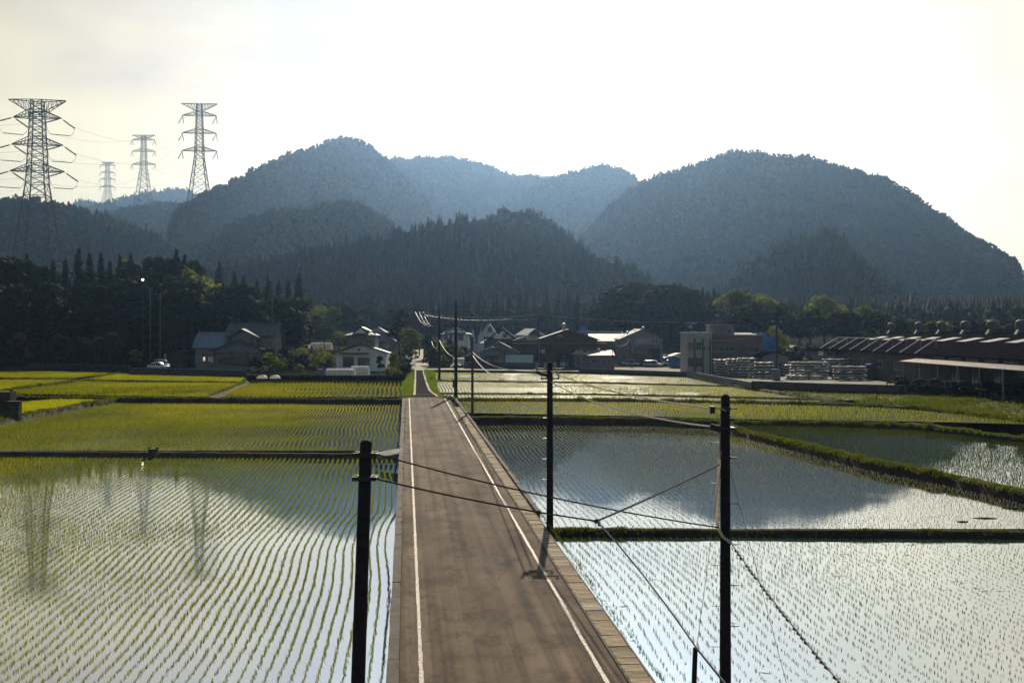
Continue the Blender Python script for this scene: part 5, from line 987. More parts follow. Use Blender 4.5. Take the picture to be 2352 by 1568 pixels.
# --- right of the lane
d = 292; t = house(1046, d, 'white bungalow with broad hipped gable roof above the lane'); zb = gz(d); s = S(d); fx = lambda px: (px-1046)*s; fz = lambda py: Z(py, d, zb)
mb = MB(); mb.box(fx(1017), fx(1076), .3, 7, -1, fz(765)); mb.build('wall', M['white_wall'], t)
mb = MB(); hip_roof(mb, fx(1017), fx(1076), .3, 7, fz(766), fz(756), 1, 'y', .7); gable_roof(mb, fx(1024), fx(1068), -.1, 7, fz(764), fz(753), 'y', .2, .16); mb.build('roof', M['tile_grey'], t)
mb = MB(); mb.prism([(fx(1024.5), fz(764.5)), (fx(1067.5), fz(764.5)), (fx(1046), fz(755))], -.22, -.05, 'y'); mb.build('gable_panel', M['white_wall'], t)
for q in (-1, 1): ridge_cap(t, (fx(1046), -.35, fz(753)+.2), (fx(1046)+q*3.2, -.4, fz(765.5)+.2), 'fascia', .1)
for x, w in ((1024, 1.2), (1036, .9), (1058, 1.5)): window(t, fx(x), fz(775), w, 1.5, .3)
mb = MB(); mb.box(fx(1014), fx(1042), -1.4, -1.3, fz(786), fz(779)); mb.box(fx(1014), fx(1042), -1.4, .3, fz(787.5), fz(786)); mb.build('balcony', M['blue_wall'], t)
d = 264; t = house(1118, d, 'tall pale blue house with a steep white edged gable'); zb = gz(d); s = S(d); fx = lambda px: (px-1118)*s; fz = lambda py: Z(py, d, zb)
mb = MB(); gable_walls(mb, fx(1098), fx(1143), 0, 7, fz(772), fz(745), 'y'); mb.box(fx(1086), fx(1099), 1.0, 6, -1, fz(783)); mb.build('wall', M['blue_wall'], t)
mb = MB(); gable_roof(mb, fx(1098), fx(1143), 0, 7, fz(772), fz(745), 'y', .35, .16, mid=fx(1125)); mb.build('roof', M['fascia'], t)
mb = MB(); mb.prism([(fx(1083), fz(776)), (fx(1098), fz(776)), (fx(1104), fz(757)), (fx(1091), fz(757))], .6, 6, 'y'); mb.build('roof', M['tile_dark'], t)
mb = MB(); mb.prism([(fx(1082), fz(775)), (fx(1091), fz(775)), (fx(1086), fz(756))], .2, .6, 'y'); mb.box(fx(1083), fx(1090), .25, .6, -1, fz(775)); mb.build('turret', M['blue_wall'], t)
mb = MB(); mb.box(fx(1091), fx(1094), 3, 3.6, fz(760), fz(747)); mb.box(fx(1095), fx(1105), 2.5, 4, fz(757), fz(748)); mb.build('chimney', M['tile_dark'], t)
window(t, fx(1125), fz(757), .95, 1.05, 0, 1, 'dark_frame'); window(t, fx(1116), fz(776), 1.2, .9, 0); window(t, fx(1094), fz(785), .8, .8, 1.0)
d = 246; t = house(1156, d, 'black roofed house with a bright white gable triangle'); zb = gz(d); s = S(d); fx = lambda px: (px-1156)*s; fz = lambda py: Z(py, d, zb)
mb = MB(); mb.box(fx(1112), fx(1196), .3, 8, -1, fz(781)); mb.build('wall', M['brown_wall'], t)
mb = MB(); gable_roof(mb, fx(1124), fx(1184), 0, 8, fz(777), fz(755), 'y', .7, .3); hip_roof(mb, fx(1106), fx(1198), .2, 8, fz(786), fz(774), 5, 'x', .5); mb.build('roof', M['tile_dark'], t); ridge_cap(t, (fx(1154), -.6, fz(753)+.1), (fx(1154), 8.4, fz(753)+.1), 'tile_grey', .2)
mb = MB(); mb.prism([(fx(1132), fz(777.6)), (fx(1177), fz(777.6)), (fx(1154.5), fz(759.5))], -.25, -.06, 'y'); mb.build('gable_panel', M['white_wall'], t); window(t, fx(1160), fz(770), .95, .8, -.25, 1, 'dark_frame')
d = 232; t = house(1145, d, 'low grey house with two overlapping gables behind the dark wall'); zb = 0; s = S(d); fx = lambda px: (px-1145)*s; fz = lambda py: Z(py, d, zb)
mb = MB(); gable_walls(mb, fx(1102), fx(1190), 1, 7, fz(809), fz(787), 'y'); mb.build('wall', M['grey_wall'], t); mb = MB(); gable_roof(mb, fx(1102), fx(1190), 1, 7, fz(809), fz(787), 'y', .55, .2); mb.build('roof', M['tile_dark'], t)
mb = MB(); gable_walls(mb, fx(1104), fx(1158), -1.5, .9, fz(810), fz(798), 'y'); mb.build('wall', M['grey_wall'], t); mb = MB(); gable_roof(mb, fx(1104), fx(1158), -1.5, .9, fz(810), fz(798), 'y', .45, .18); mb.build('roof', M['tile_dark'], t)
ridge_cap(t, (fx(1146), .5, fz(786)+.1), (fx(1146), 7.5, fz(786)+.1), 'tile_grey', .15)
for q in (-1, 1): ridge_cap(t, (fx(1146), .45, fz(787)+.2), (fx(1146)+q*4.6, .45, fz(811.5)+.2), 'fascia', .07, 'verge_cap')
mb = MB(); mb.box(fx(1113), fx(1146), -2.3, -1.5, fz(818.5), fz(815.5)); mb.build('awning', M['dark_frame'], t); window(t, fx(1120), fz(822), 1.0, 1.0, -1.5); window(t, fx(1140), fz(822), 1.0, 1.0, -1.5); window(t, fx(1129), fz(826), 1.1, 1.8, -1.5, 2, 'dark_frame', name='door')
mb = MB(); mb.box(fx(1160), fx(1225), -.5, .4, -1, fz(815)); mb.build('side_wall', M['blue_wall'], t)
d = 284; t = house(1214, d, 'house with pale teal roof behind the brown barn'); zb = gz(d); s = S(d); fx = lambda px: (px-1214)*s; fz = lambda py: Z(py, d, zb)
mb = MB(); mb.box(fx(1188), fx(1246), 0, 7, -1, fz(768)); mb.build('wall', M['beige_wall'], t); mb = MB(); hip_roof(mb, fx(1188), fx(1246), 0, 7, fz(768), fz(754), 2.5, 'x', .6); mb.build('roof', M['tile_teal'], t); mb = MB(); gable_roof(mb, fx(1214), fx(1244), -.6, 5, fz(767), fz(755), 'y', .3, .12); mb.build('roof', M['blue_wall'], t); window(t, fx(1202), fz(776), 1.6, 1.0, 0)
# --- the brown barn
d = 230; t = house(1306, d, 'large brown barn with a wide low gable and roof ventilator', 'barn', zb=0, name='barn'); zb = 0; s = S(d); fx = lambda px: (px-1306)*s; fz = lambda py: Z(py, d, zb)
x0, x1 = fx(1243), fx(1372); dw = [(1256, 1282), (1284, 1310), (1314, 1320)]
mb = MB(); z0 = fz(806)
mb.prism([(x0, fz(778)), (x0, z0), (x1, z0), (x1, fz(780)), (fx(1306), fz(758.5))], 0, .22, 'y')
mb.box(x0, fx(1256), 0, .22, -.5, z0); mb.box(fx(1268), fx(1280), 0, .22, -.5, z0); mb.box(fx(1312), x1, 0, .22, -.5, z0)
mb.prism([(x0, -.5), (x0, fz(778)), (fx(1306), fz(758.5)), (x1, fz(780)), (x1, -.5)], 13.7, 13.9, 'y'); mb.box(x0, x0+.2, .22, 13.7, -.5, fz(779)); mb.box(x1-.2, x1, .22, 13.7, -.5, fz(781)); mb.build('wall', M['barn_wall'], t)
mb = MB(); poly = [(fx(1236), fz(780)), (fx(1306), fz(757)), (fx(1378), fz(781.5)), (fx(1378), fz(780)), (fx(1306), fz(755.2)), (fx(1236), fz(778.4))]; mb.prism(poly, -.7, 14.3, 'y'); mb.build('roof', M['roof_grey'], t)
mb = MB(); mb.boxr((fx(1297), 4, fz(753)), (.9, .9, 1.0)); mb.lathe([(.5, 0), (.2, .35), (.5, .4), (.3, .7), (.02, .8)], (fx(1297), 4, fz(749.5)), 10); mb.tube([(fx(1301), 4.5, fz(755)), (fx(1301), 4.5, fz(728))], .05, 6); mb.build('roof_vent', M['steel'], t)
mb = MB(); mb.box(fx(1232), fx(1392), -1.5, 0, fz(789.5), fz(788)); mb.build('canopy', M['roof_pink'], t)
mb = MB(); mb.box(fx(1281), fx(1292), -.06, .0, fz(775), fz(768)); mb.build('patched_panel', M['orange'], t)
for x in (1250, 1274, 1330, 1360): mb = MB(); mb.box(fx(x)-.09, fx(x)+.09, -1.45, -1.27, -.3, fz(789.5)); mb.build('post', M['timber'], t)
mb = MB(); mb.box(fx(1256), fx(1268), .05, .12, -.3, z0); mb.build('door', M['timber'], t); window(t, fx(1345), fz(800), 2.2, 1.0, 0, 3, 'dark_frame')
mb = MB(); mb.prism([(fx(1318), fz(809)), (fx(1340), fz(809)), (fx(1336), fz(804)), (fx(1322), fz(804))], -3.0, -1.6, 'y'); mb.build('awning', M['vinyl'], t)
d = 238; t = house(1208, d, 'lean-to annex with weathered roof joined to the barn', 'shed', zb=0, name='annex'); zb = 0; s = S(d); fx = lambda px: (px-1208)*s; fz = lambda py: Z(py, d, zb)
mb = MB(); mb.box(fx(1182), fx(1238), 0, 7, -1, fz(781)); mb.build('wall', M['brown_wall'], t); mb = MB(); gable_roof(mb, fx(1182), fx(1238), 0, 7, fz(782), fz(770.5), 'y', .5, .18, mid=fx(1216)); mb.build('roof', M['roof_pink'], t)
mb = MB(); mb.box(fx(1176), fx(1230), -1.2, 0, fz(788.8), fz(787.4)); mb.build('canopy', M['fascia'], t)
for x in (1196, 1216): window(t, fx(x), fz(802), 1.5, 1.5, 0, 2, 'dark_frame')
# white sheets added in place of sun glints through the barn openings
def cloth(px, py, d, w, h, label, m='vinyl'):
    x, y, z = at(px, py, d); mb = MB(); n = 6
    vs = [(x+(i/n-.5)*w*(1-.3*j/3), y+.12*math.sin(i*1.7)+.05*j, z+h/2-h*(j/3)) for j in range(4) for i in range(n+1)]; fs = [(j*(n+1)+i, j*(n+1)+i+1, (j+1)*(n+1)+i+1, (j+1)*(n+1)+i) for j in range(3) for i in range(n)]; o = mesh_obj('glint_sheet', vs, fs, M[m])
    md = o.modifiers.new('thickness', 'SOLIDIFY'); md.thickness = .02; return tag(o, label, 'glint_sheet')
cloth(1247, 807, 226.5, 1.0, .75, 'bright white sheet standing in for a sun glint at the left barn mouth'); cloth(1293.5, 819.5, 228, .75, .5, 'small white sheet standing in for a glint over the barn truck'); cloth(1375, 803, 229, .7, .8, 'bright white sheet on the right corner of the barn')
# --- prefab office in front of the barn
d = 222; t = house(1365, d, 'low white prefab office beside the car park', 'office', zb=0, name='prefab_office'); zb = 0; s = S(d); fx = lambda px: (px-1365)*s; fz = lambda py: Z(py, d, zb)
mb = MB(); mb.box(fx(1354), fx(1408), 0, 4, -.8, fz(817)); mb.box(fx(1320), fx(1353.5), .8, 4, -.8, fz(813)); mb.build('wall', M['grey_wall'], t)
mb = MB(); mb.add([(fx(1348), -.5, fz(817)), (fx(1412), -.5, fz(817)), (fx(1412), 4.5, fz(806)), (fx(1348), 4.5, fz(806)), (fx(1348), -.5, fz(815.6)), (fx(1412), -.5, fz(815.6)), (fx(1412), 4.5, fz(804.6)), (fx(1348), 4.5, fz(804.6))], [(3,2,1,0),(4,5,6,7),(0,1,5,4),(1,2,6,5),(2,3,7,6),(3,0,4,7)]); mb.build('roof', M['roof_grey'], t)
mb = MB(); mb.box(fx(1316), fx(1347), -.4, 4.2, fz(812.6), fz(811.5)); mb.build('roof', M['fascia'], t)
for x, w in ((1370, 2.0), (1393, 2.0)): window(t, fx(x), fz(830), w, .9, 0, 2)
window(t, fx(1328), fz(830), .9, 1.9, .8, 1, name='door'); window(t, fx(1342), fz(826), .7, 1.0, .8, 1)
# --- warehouses
d = 268; t = house(1382, d, 'long grey warehouse with bright ridge behind the barn', 'warehouse', name='warehouse'); zb = gz(d); s = S(d); fx = lambda px: (px-1382)*s; fz = lambda py: Z(py, d, zb)
mb = MB(); gable_walls(mb, fx(1332), fx(1432), 0, 12, fz(783), fz(764), 'x'); mb.build('wall', M['barn_wall'], t); mb = MB(); gable_roof(mb, fx(1332), fx(1432), 0, 12, fz(783), fz(763), 'x', .4); mb.build('roof', M['roof_grey'], t); mb = MB(); mb.box(fx(1329), fx(1435), 5.8, 6.2, fz(762.2), fz(760)); mb.build('ridge_cap', M['fascia'], t)
mb = MB(); mb.lathe([(1.0, 0), (1.0, .9), (.9, 1.0)], (fx(1346), 7, fz(760.0)), 14); mb.build('water_tank', M['blue_sheet'], t); mb = MB()
for k in range(4): mb.tube([(fx(1346)+math.cos(k*1.57)*.8, 7+math.sin(k*1.57)*.8, fz(768)), (fx(1346)+math.cos(k*1.57)*.8, 7+math.sin(k*1.57)*.8, fz(760))], .06, 5)
mb.build('tank_stand', M['steel'], t)
d = 250; t = house(1473, d, 'grey gabled warehouse with a band of windows behind the car park', 'warehouse', name='warehouse'); zb = gz(d); s = S(d); fx = lambda px: (px-1473)*s; fz = lambda py: Z(py, d, zb)
mb = MB(); gable_walls(mb, fx(1426), fx(1522), 0, 14, fz(779), fz(757.5), 'y'); mb.build('wall', M['grey_wall'], t); mb = MB(); gable_roof(mb, fx(1426), fx(1522), 0, 14, fz(779), fz(757.5), 'y', .35, .2); mb.build('roof', M['roof_grey'], t)
for k in range(6): window(t, fx(1467+k*8.2), fz(783.5), .8, 1.1, 0, 1, 'fascia')
window(t, fx(1455), fz(782), .9, .8, 0, 1); mb = MB(); mb.box(fx(1420), fx(1526), -1.0, 0, fz(796.5), fz(795)); mb.build('canopy', M['grey_wall'], t); mb = MB(); mb.box(fx(1490), fx(1516), -.06, 0, -.5, fz(800)); mb.build('shutter', M['dark_frame'], t)
for k in (1434, 1452, 1471): mb = MB(); mb.lathe([(.25, 0), (.15, .3), (.35, .35), (.3, .65), (.02, .75)], (fx(k)+1.5, 7, fz(757)+.05-abs(k-1471)*.03), 8); mb.build('roof_vent', M['steel'], t)
# --- office block
d = 200; t = house(1660, d, 'two storey office block, beige front and brown wing with roof house', 'office block', zb=0, name='office_block'); zb = 0; s = S(d); fx = lambda px: (px-1660)*s; fz = lambda py: Z(py, d, zb)
mb = MB(); mb.box(fx(1578), fx(1634), -.5, 8, -1, fz(765)); mb.build('wall', M['beige_wall'], t)['label'] = 'beige rendered front part'
mb = MB(); mb.box(fx(1634)+.002, fx(1750), .2, 9, -1, fz(771)); mb.build('wall', M['brown_wall'], t)['label'] = 'brown corrugated wing'
mb = MB(); mb.box(fx(1575.5), fx(1636), -.65, 8.1, fz(765)+.002, fz(762.6)); mb.build('parapet', M['fascia'], t); mb = MB(); mb.box(fx(1636.5), fx(1752), .05, 9.1, fz(771)+.002, fz(769)); mb.build('parapet', M['grey_wall'], t)
mb = MB(); mb.box(fx(1634.5), fx(1653), 1.5, 6, fz(769)+.004, fz(746)); mb.box(fx(1653), fx(1691), 1.8, 6.5, fz(769)+.004, fz(746)); mb.build('roof_house', M['grey_wall'], t); mb = MB(); mb.box(fx(1633.5), fx(1692), 1.4, 6.6, fz(746)+.002, fz(745)); mb.build('roof_slab', M['fascia'], t)
for x in (1594.5, 1613, 1630): mb = MB(); mb.box(fx(x)-.11, fx(x)+.11, -.72, -.5, -1, fz(777)); mb.build('downpipe', M['dark_frame'], t)
for x, z, w, h, g in ((1586, 794.5, 1.15, 1.45, 'blind'), (1604, 794.5, 1.05, 1.45, 'glass'), (1586, 831, 1.15, 1.7, 'glass'), (1604, 831, 1.2, 1.7, 'glass'), (1617.5, 799, .3, .85, 'glass'), (1626, 799, .3, .85, 'glass')): window(t, fx(x), fz(z), w, h, -.5, 2 if w > .6 else 1, 'frame', rows=2 if w > .6 else 1, glass=g)
for x, z, w in ((1652, 801, 2.1), (1677, 801, 1.95), (1732, 803, 1.95)): window(t, fx(x), fz(z), w, 1.05, .2, 2)
window(t, fx(1680), fz(761), .75, .85, 1.8, 1); window(t, fx(1640), fz(761), .25, .7, 1.5, 1); window(t, fx(1647), fz(761), .25, .7, 1.5, 1)
mb = MB(); mb.prism([(1.0, fz(769)+.02), (6.5, fz(769)+.02), (6.5, fz(764)), (1.0, fz(767.5))], fx(1693), fx(1741), 'x'); mb.build('roof_sheet', M['wrap'], t)
def aerial(parent, x, y, z, h):
    mb = MB(); mb.tube([(x, y, z), (x, y, z+h)], .035, 5); mb.tube([(x-1.0, y, z+h*.92), (x+1.0, y, z+h*.92)], .025, 4)
    for k in range(6): mb.tube([(x-.9+k*.34, y-.28, z+h*.92), (x-.9+k*.34, y+.28, z+h*.92)], .018, 4)
    mb.boxr((x-.3, y, z+h*.6), (.5, .06, .2)); mb.build('aerial', M['steel'], parent)
aerial(t, fx(1659), 4, fz(745), 3.0); aerial(t, fx(1600), 5, fz(763), 1.9); aerial(t, fx(1592), 3, fz(763), 1.7)
for k in range(8): mb = MB(); mb.tube([(fx(1580)+k*.62, -.55, fz(762.6)), (fx(1580)+k*.62, -.55, fz(761))], .02, 4); mb.build('rail_post', M['steel'], t)
# --- blue sheeting, shed, red roof
d = 216; t = house(1761, d, 'structure wrapped in bright blue sheeting beside the office', 'sheeted scaffold', zb=0, name='sheeted_scaffold'); zb = 0; s = S(d); fx = lambda px: (px-1761)*s; fz = lambda py: Z(py, d, zb)
mb = MB(); vs = []; n = 14
for j in range(6):
    for i in range(n+1): vs.append((fx(1741)+(fx(1781)-fx(1741))*i/n, .18*math.sin(i*1.3+j*.7)+.1*math.sin(j*2+i), fz(806)+(fz(765-(0 if i < 7 else -7))-fz(806))*j/5))
mb.add(vs, [(j*(n+1)+i, j*(n+1)+i+1, (j+1)*(n+1)+i+1, (j+1)*(n+1)+i) for j in range(5) for i in range(n)]); mb.box(fx(1741), fx(1781), .4, 4.4, fz(806), fz(773)); mb.box(fx(1741), fx(1761), .4, 4.4, fz(773)+.002, fz(765)); mb.build('sheeting', M['blue_sheet'], t)
for x in (1742, 1755, 1768, 1780): mb = MB(); mb.tube([(fx(x), .2, -.5), (fx(x), .2, fz(764) if x < 1760 else fz(772))], .05, 5); mb.build('scaffold_pole', M['steel'], t)
mb = MB(); mb.box(fx(1741), fx(1781), .6, 4.2, -.5, fz(806)-.003); mb.build('lower_hut', M['grey_wall'], t)
d = 194; t = house(1782, d, 'small grey gabled shed behind the floodlight pole', 'shed', zb=0, name='shed'); zb = 0; s = S(d); fx = lambda px: (px-1782)*s; fz = lambda py: Z(py, d, zb)
mb = MB(); gable_walls(mb, fx(1752), fx(1812), 0, 6, fz(818), fz(808), 'y'); mb.build('wall', M['grey_wall'], t); mb = MB(); gable_roof(mb, fx(1752), fx(1812), 0, 6, fz(818), fz(808), 'y', .4, .15, mid=fx(1772)); mb.build('roof', M['roof_dark'], t); mb = MB(); mb.box(fx(1790), fx(1806), -.06, 0, -.3, fz(834)); mb.build('door', M['dark_frame'], t)
d = 238; t = house(1830, d, 'long low building with a dull red roof', 'shed', name='shed', zb=0); zb = 0; s = S(d); fx = lambda px: (px-1830)*s; fz = lambda py: Z(py, d, zb)
mb = MB(); gable_walls(mb, fx(1788), fx(1876), 0, 7, fz(806), fz(795), 'x'); mb.build('wall', M['grey_wall'], t); mb = MB(); gable_roof(mb, fx(1788), fx(1876), 0, 7, fz(806), fz(795), 'x', .4); mb.build('roof', M['roof_red'], t); window(t, fx(1850), fz(818), 2, 1.2, 0, 3)
d = 232; t = house(1556, d, 'carport with a bright white sunlit roof at the end of the car park', 'carport', zb=0, name='carport'); zb = 0; s = S(d); fx = lambda px: (px-1556)*s; fz = lambda py: Z(py, d, zb)
mb = MB(); mb.prism([(fx(1538), fz(817)), (fx(1556), fz(811)), (fx(1578), fz(811.5)), (fx(1578), fz(813)), (fx(1556), fz(812.6)), (fx(1538), fz(818.2))], -1.5, 3.5, 'y'); mb.prism([(fx(1556), fz(819)), (fx(1578), fz(818)), (fx(1578), fz(820)), (fx(1556), fz(820.5))], -2.5, -.3, 'y'); mb.build('roof', M['fascia'], t); mb = MB(); mb.box(fx(1540), fx(1577), 1, 3.3, -.5, fz(818.5)); mb.build('hut', M['blue_sheet'], t)
for x in (1541, 1558, 1576): mb = MB(); mb.tube([(fx(x), -1.2, -.3), (fx(x), -1.2, fz(817))], .05, 5); mb.build('post', M['steel'], t)
d = 246; t = house(1474, d, 'yellow lit wire mesh cage at the back of the car park', 'cage', name='mesh_cage'); zb = gz(d); s = S(d); fx = lambda px: (px-1474)*s; fz = lambda py: Z(py, d, zb)
mb = MB()
for k in range(12): mb.box(fx(1450)+k*.44-.03, fx(1450)+k*.44+.03, 0, .06, 0, fz(812))
for k in range(4): mb.box(fx(1449), fx(1499), -.05, 0, fz(824)+k*.42, fz(824)+k*.42+.05)
mb.build('wire_mesh', M['timber'], t); mb = MB(); mb.box(fx(1450), fx(1498), .6, .75, -.3, fz(812.5)); mb.build('lit_foliage_sheet', M['lit_foliage_yellow'], t)  # yellow sheet stands in for the sunlit foliage behind the mesh
# --- lattice mast behind the barn
d = 262; t = house(1324, d, 'slender lattice mast behind the brown barn', 'mast', name='lattice_mast'); zb = gz(d); zt_ = Z(697, d, zb); mb = MB(); lattice(mb, -.5, zt_, .62, .42, 14, .07, .045); mb.build('mast_frame', M['pylon_steel'], t)
for k in range(6): mb = MB(); mb.lathe([(.55, 0), (.6, .1), (.6, .5), (.5, .6)], (0, 0, zt_-1.2-k*1.0), 8); mb.build('mast_drum', M['pylon_steel'], t)
# --- the long factory on the right: its long side runs towards us
t = thing('factory_hall', 'long dark roofed factory hall with a row of ventilators', 'factory', (60, 0, 0)); y0, y1 = 96, 213
mb = MB(); mb.prism([(0, -.6), (30, -.6), (30, 4.60), (15, 7.42), (0, 4.60)], y0, y1, 'y'); mb.build('wall', M['barn_wall'], t)
mb = MB(); mb.prism([(-.8, 4.50), (15, 7.48), (30.8, 4.5), (30.8, 4.68), (15, 7.68), (-.8, 4.68)], y0-.6, y1+.6, 'y'); mb.build('roof', M['roof_dark'], t)
mb = MB(); mb.tube([(15, y0, 7.7), (15, y1, 7.7)], .16, 6); mb.build('ridge_cap', M['roof_dark'], t)
for k, px in enumerate((2048, 2111, 2162, 2218, 2278, 2345, 2420)):
    dd = 75*FPX/(px-CX); mb = MB(); mb.prism([(-.9, 0), (.9, 0), (.45, .75), (-.45, .75)], -.45, .45, 'y'); mb.lathe([(.42, .7), (.42, 1.05), (.75, 1.1), (.8, 1.5), (.72, 1.95), (.4, 2.15), (.02, 2.2)], (0, 0, 0), 14); o = mb.build('roof_ventilator', M['old_steel'], t); o.location = (15, dd, 7.5)
for k in range(11):
    dd = 205-k*8.2; mb = MB(); zf = lambda x: 4.68+(x+.8)*(7.68-4.68)/15.8+.03; mb.add([(8.2, dd, zf(8.2)), (8.2, dd-3.4, zf(8.2)), (11.2, dd-3.4, zf(11.2)), (11.2, dd, zf(11.2)), (8.2, dd, zf(8.2)-.02), (8.2, dd-3.4, zf(8.2)-.02), (11.2, dd-3.4, zf(11.2)-.02), (11.2, dd, zf(11.2)-.02)], [(0,1,2,3),(7,6,5,4),(0,4,5,1),(1,5,6,2),(2,6,7,3),(3,7,4,0)]); mb.build('skylight', M['skylight'], t)
for k in range(9):
    dd = 207-k*6.0; mb = MB(); mb.tube([(-1.2, dd-3.2, 4.7), (3.2, dd, 6.75)], .09, 6); mb.tube([(3.2, dd, 5.2), (3.2, dd, 6.75)], .09, 6); mb.build('awning_frame', M['frame_steel'], t)
mb = MB(); mb.tube([(3.2, 159, 6.75), (3.2, 207, 6.75)], .08, 6); mb.build('awning_rail', M['frame_steel'], t)
mb = MB(); mb.prism([(-3.4, 3.52), (-.03, 4.02), (-.03, 4.12), (-3.4, 3.62)], y0, 156, 'y'); mb.build('canopy', M['roof_pink'], t)
for k in range(10): mb = MB(); mb.box(-3.3, -3.12, 98+k*6.3, 98.18+k*6.3, -.5, 3.53); mb.build('canopy_post', M['steel'], t)
for k in range(9): window(t, 100+k*6.3, 2.1, 3.0, 2.2, 0, 3, 'dark_frame', face='x', name='shutter')
for k in range(8): window(t, 112+k*5.4, 4.34, 3.4, .3, 0, 2, 'fascia', face='x')
for k in range(5): window(t, 166+k*8, 2.6, 2.4, 1.3, 0, 2, 'frame', face='x')
for k in range(4): mb = MB(); mb.box(-3.7, -3.5, 119+k*2.6, 120.6+k*2.6, .55, .62); mb.box(-3.65, -3.55, 119.2+k*2.6, 119.3+k*2.6, -.4, .55); mb.box(-3.65, -3.55, 120.3+k*2.6, 120.4+k*2.6, -.4, .55); o = mb.build('bench', M['lumber']); o.location = (60, 0, 0); tag(o, '%s low pale bench along the factory canopy' % ('nearest', 'second nearest', 'third nearest', 'farthest')[k], 'bench', 'benches along the factory canopy')
t = house(1890, 196, 'low workshop with a white end wall at the left end of the factory', 'workshop', zb=0, name='workshop'); d = 196; zb = 0; s = S(d); fx = lambda px: (px-1890)*s; fz = lambda py: Z(py, d, zb)
mb = MB(); mb.box(fx(1882), fx(1958), 0, 10, -.5, fz(806)); mb.build('wall', M['grey_wall'], t); mb = MB(); mb.box(fx(1876), fx(1962), -.8, 10.4, fz(806)+.002, fz(803.6)); mb.build('roof', M['roof_dark'], t); mb = MB(); mb.box(fx(1880), fx(1890), -.3, -.003, fz(816), fz(806)); mb.build('sign_panel', M['white_wall'], t)
for k in (1906, 1924, 1942): window(t, fx(k), fz(813), 1.1, .8, 0, 2, 'frame')
# --- greenhouses and sheds on the left
def greenhouse(px0, px1, top, base, d, label, ribs=9, depth=4.0):
    zb = Z(base, d, 0); t = thing('greenhouse', label, 'greenhouse', (((px0+px1)/2-CX)*S(d), d, zb)); w = (px1-px0)*S(d); h = Z(top, d, zb); n = 10
    arc = [(depth/2-depth/2*math.cos(math.pi*k/n), h*math.sin(math.pi*k/n)**.7) for k in range(n+1)]
    mb = MB(); mb.add([(x, y, z) for x in (-w/2, w/2) for y, z in arc], [(i, i+1, n+2+i, n+1+i) for i in range(n)]); mb.add([(-w/2, y, z) for y, z in arc], [tuple(range(n+1))]); mb.add([(w/2, y, z) for y, z in arc], [tuple(range(n+1))[::-1]]); mb.build('vinyl_cover', M['vinyl'], t)
    for k in range(ribs): x = -w/2+w*k/(ribs-1); mb = MB(); mb.tube([(x, y-.02 if y < depth/2 else y+.02, z+.02) for y, z in arc], .03, 5); mb.build('hoop', M['steel'], t)
    mb = MB(); mb.tube([(-w/2, .15, h*.42), (w/2, .15, h*.42)], .035, 5); mb.build('rail', M['dark_frame'], t); return t
greenhouse(747, 811, 847, 872, 186, 'front white vinyl greenhouse behind the trimmed hedge', 10); greenhouse(805, 844, 841, 867, 192, 'taller white greenhouse right behind the front one', 7, 3.5); greenhouse(706, 759, 787, 804, 300, 'distant white greenhouse tunnel among the trees', 8); greenhouse(1040, 1066, 822, 838, 232, 'small white tunnel greenhouse beside the tall lane pole', 5, 3)
d = 276; t = house(690, d, 'small low sheds with grey roofs below the left wood', 'shed', name='shed'); zb = gz(d); s = S(d); fx = lambda px: (px-690)*s; fz = lambda py: Z(py, d, zb)
mb = MB(); gable_walls(mb, fx(670), fx(708), 0, 4, fz(800), fz(794), 'x'); mb.build('wall', M['grey_wall'], t); mb = MB(); gable_roof(mb, fx(670), fx(708), 0, 4, fz(800), fz(793), 'x', .4); mb.build('roof', M['roof_grey'], t)
d = 236; t = house(397, d, 'small roofed shrine like hut in the shade left of the farmhouse', 'hut', name='hut', zb=.2); zb = .2; s = S(d); fx = lambda px: (px-397)*s; fz = lambda py: Z(py, d, zb)
mb = MB(); mb.box(fx(374), fx(418), 0, 4, -.6, fz(806)); mb.build('wall', M['barn_wall'], t); mb = MB(); hip_roof(mb, fx(368), fx(424), -.4, 4.4, fz(806), fz(790), 2, 'x', .3); mb.build('roof', M['tile_dark'], t); mb = MB(); mb.box(fx(378), fx(382), -.12, 0, 0, fz(812)); mb.build('banner', M['fascia'], t)
# ------------------------------------------------------------------ walls
def wall(pts, label, m, name='boundary_wall', th=.22, zb=-1.6, joints=True):
    """pts: (column, row of the foot at level zf, top height above it)"""
    P = [(*gp(px, py, 0), h) for px, py, h in pts]; mb = MB()
    for (xa, ya, ha), (xb, yb, hb) in zip(P[:-1], P[1:]):
        dv = Vector((xb-xa, yb-ya, 0)); n = max(1, int(dv.length/(6 if joints else 500))); nr = Vector((-dv.y, dv.x, 0)).normalized()*th/2
        for k in range(n):
            f, g = k/n, (k+1)/n-.012/max(1, dv.length); a, b = Vector((xa, ya, 0))+dv*f, Vector((xa, ya, 0))+dv*g; h0, h1 = ha+(hb-ha)*f, ha+(hb-ha)*g
            mb.add([a-nr+Vector((0,0,zb)), b-nr+Vector((0,0,zb)), b+nr+Vector((0,0,zb)), a+nr+Vector((0,0,zb)), a-nr+Vector((0,0,h0)), b-nr+Vector((0,0,h1)), b+nr+Vector((0,0,h1)), a+nr+Vector((0,0,h0))], [(3,2,1,0),(4,5,6,7),(0,1,5,4),(1,2,6,5),(2,3,7,6),(3,0,4,7)])
    return tag(mb.build(name, M[m]), label, 'wall')
wall([(300, 858.5, 1.15), (440, 861, 1.15), (566, 865, 1.1)], 'low dark stone wall below the farmhouse garden', 'stone_wall')
wall([(60, 844, .9), (180, 844, .9), (300, 846, .8)], 'long low dark wall under the dusky trees at the left edge', 'stone_wall')
wall([(1330, 852.6, .55), (1460, 856.5, .55), (1577, 860.5, .55)], 'dark low wall in front of the car park', 'dark_concrete')
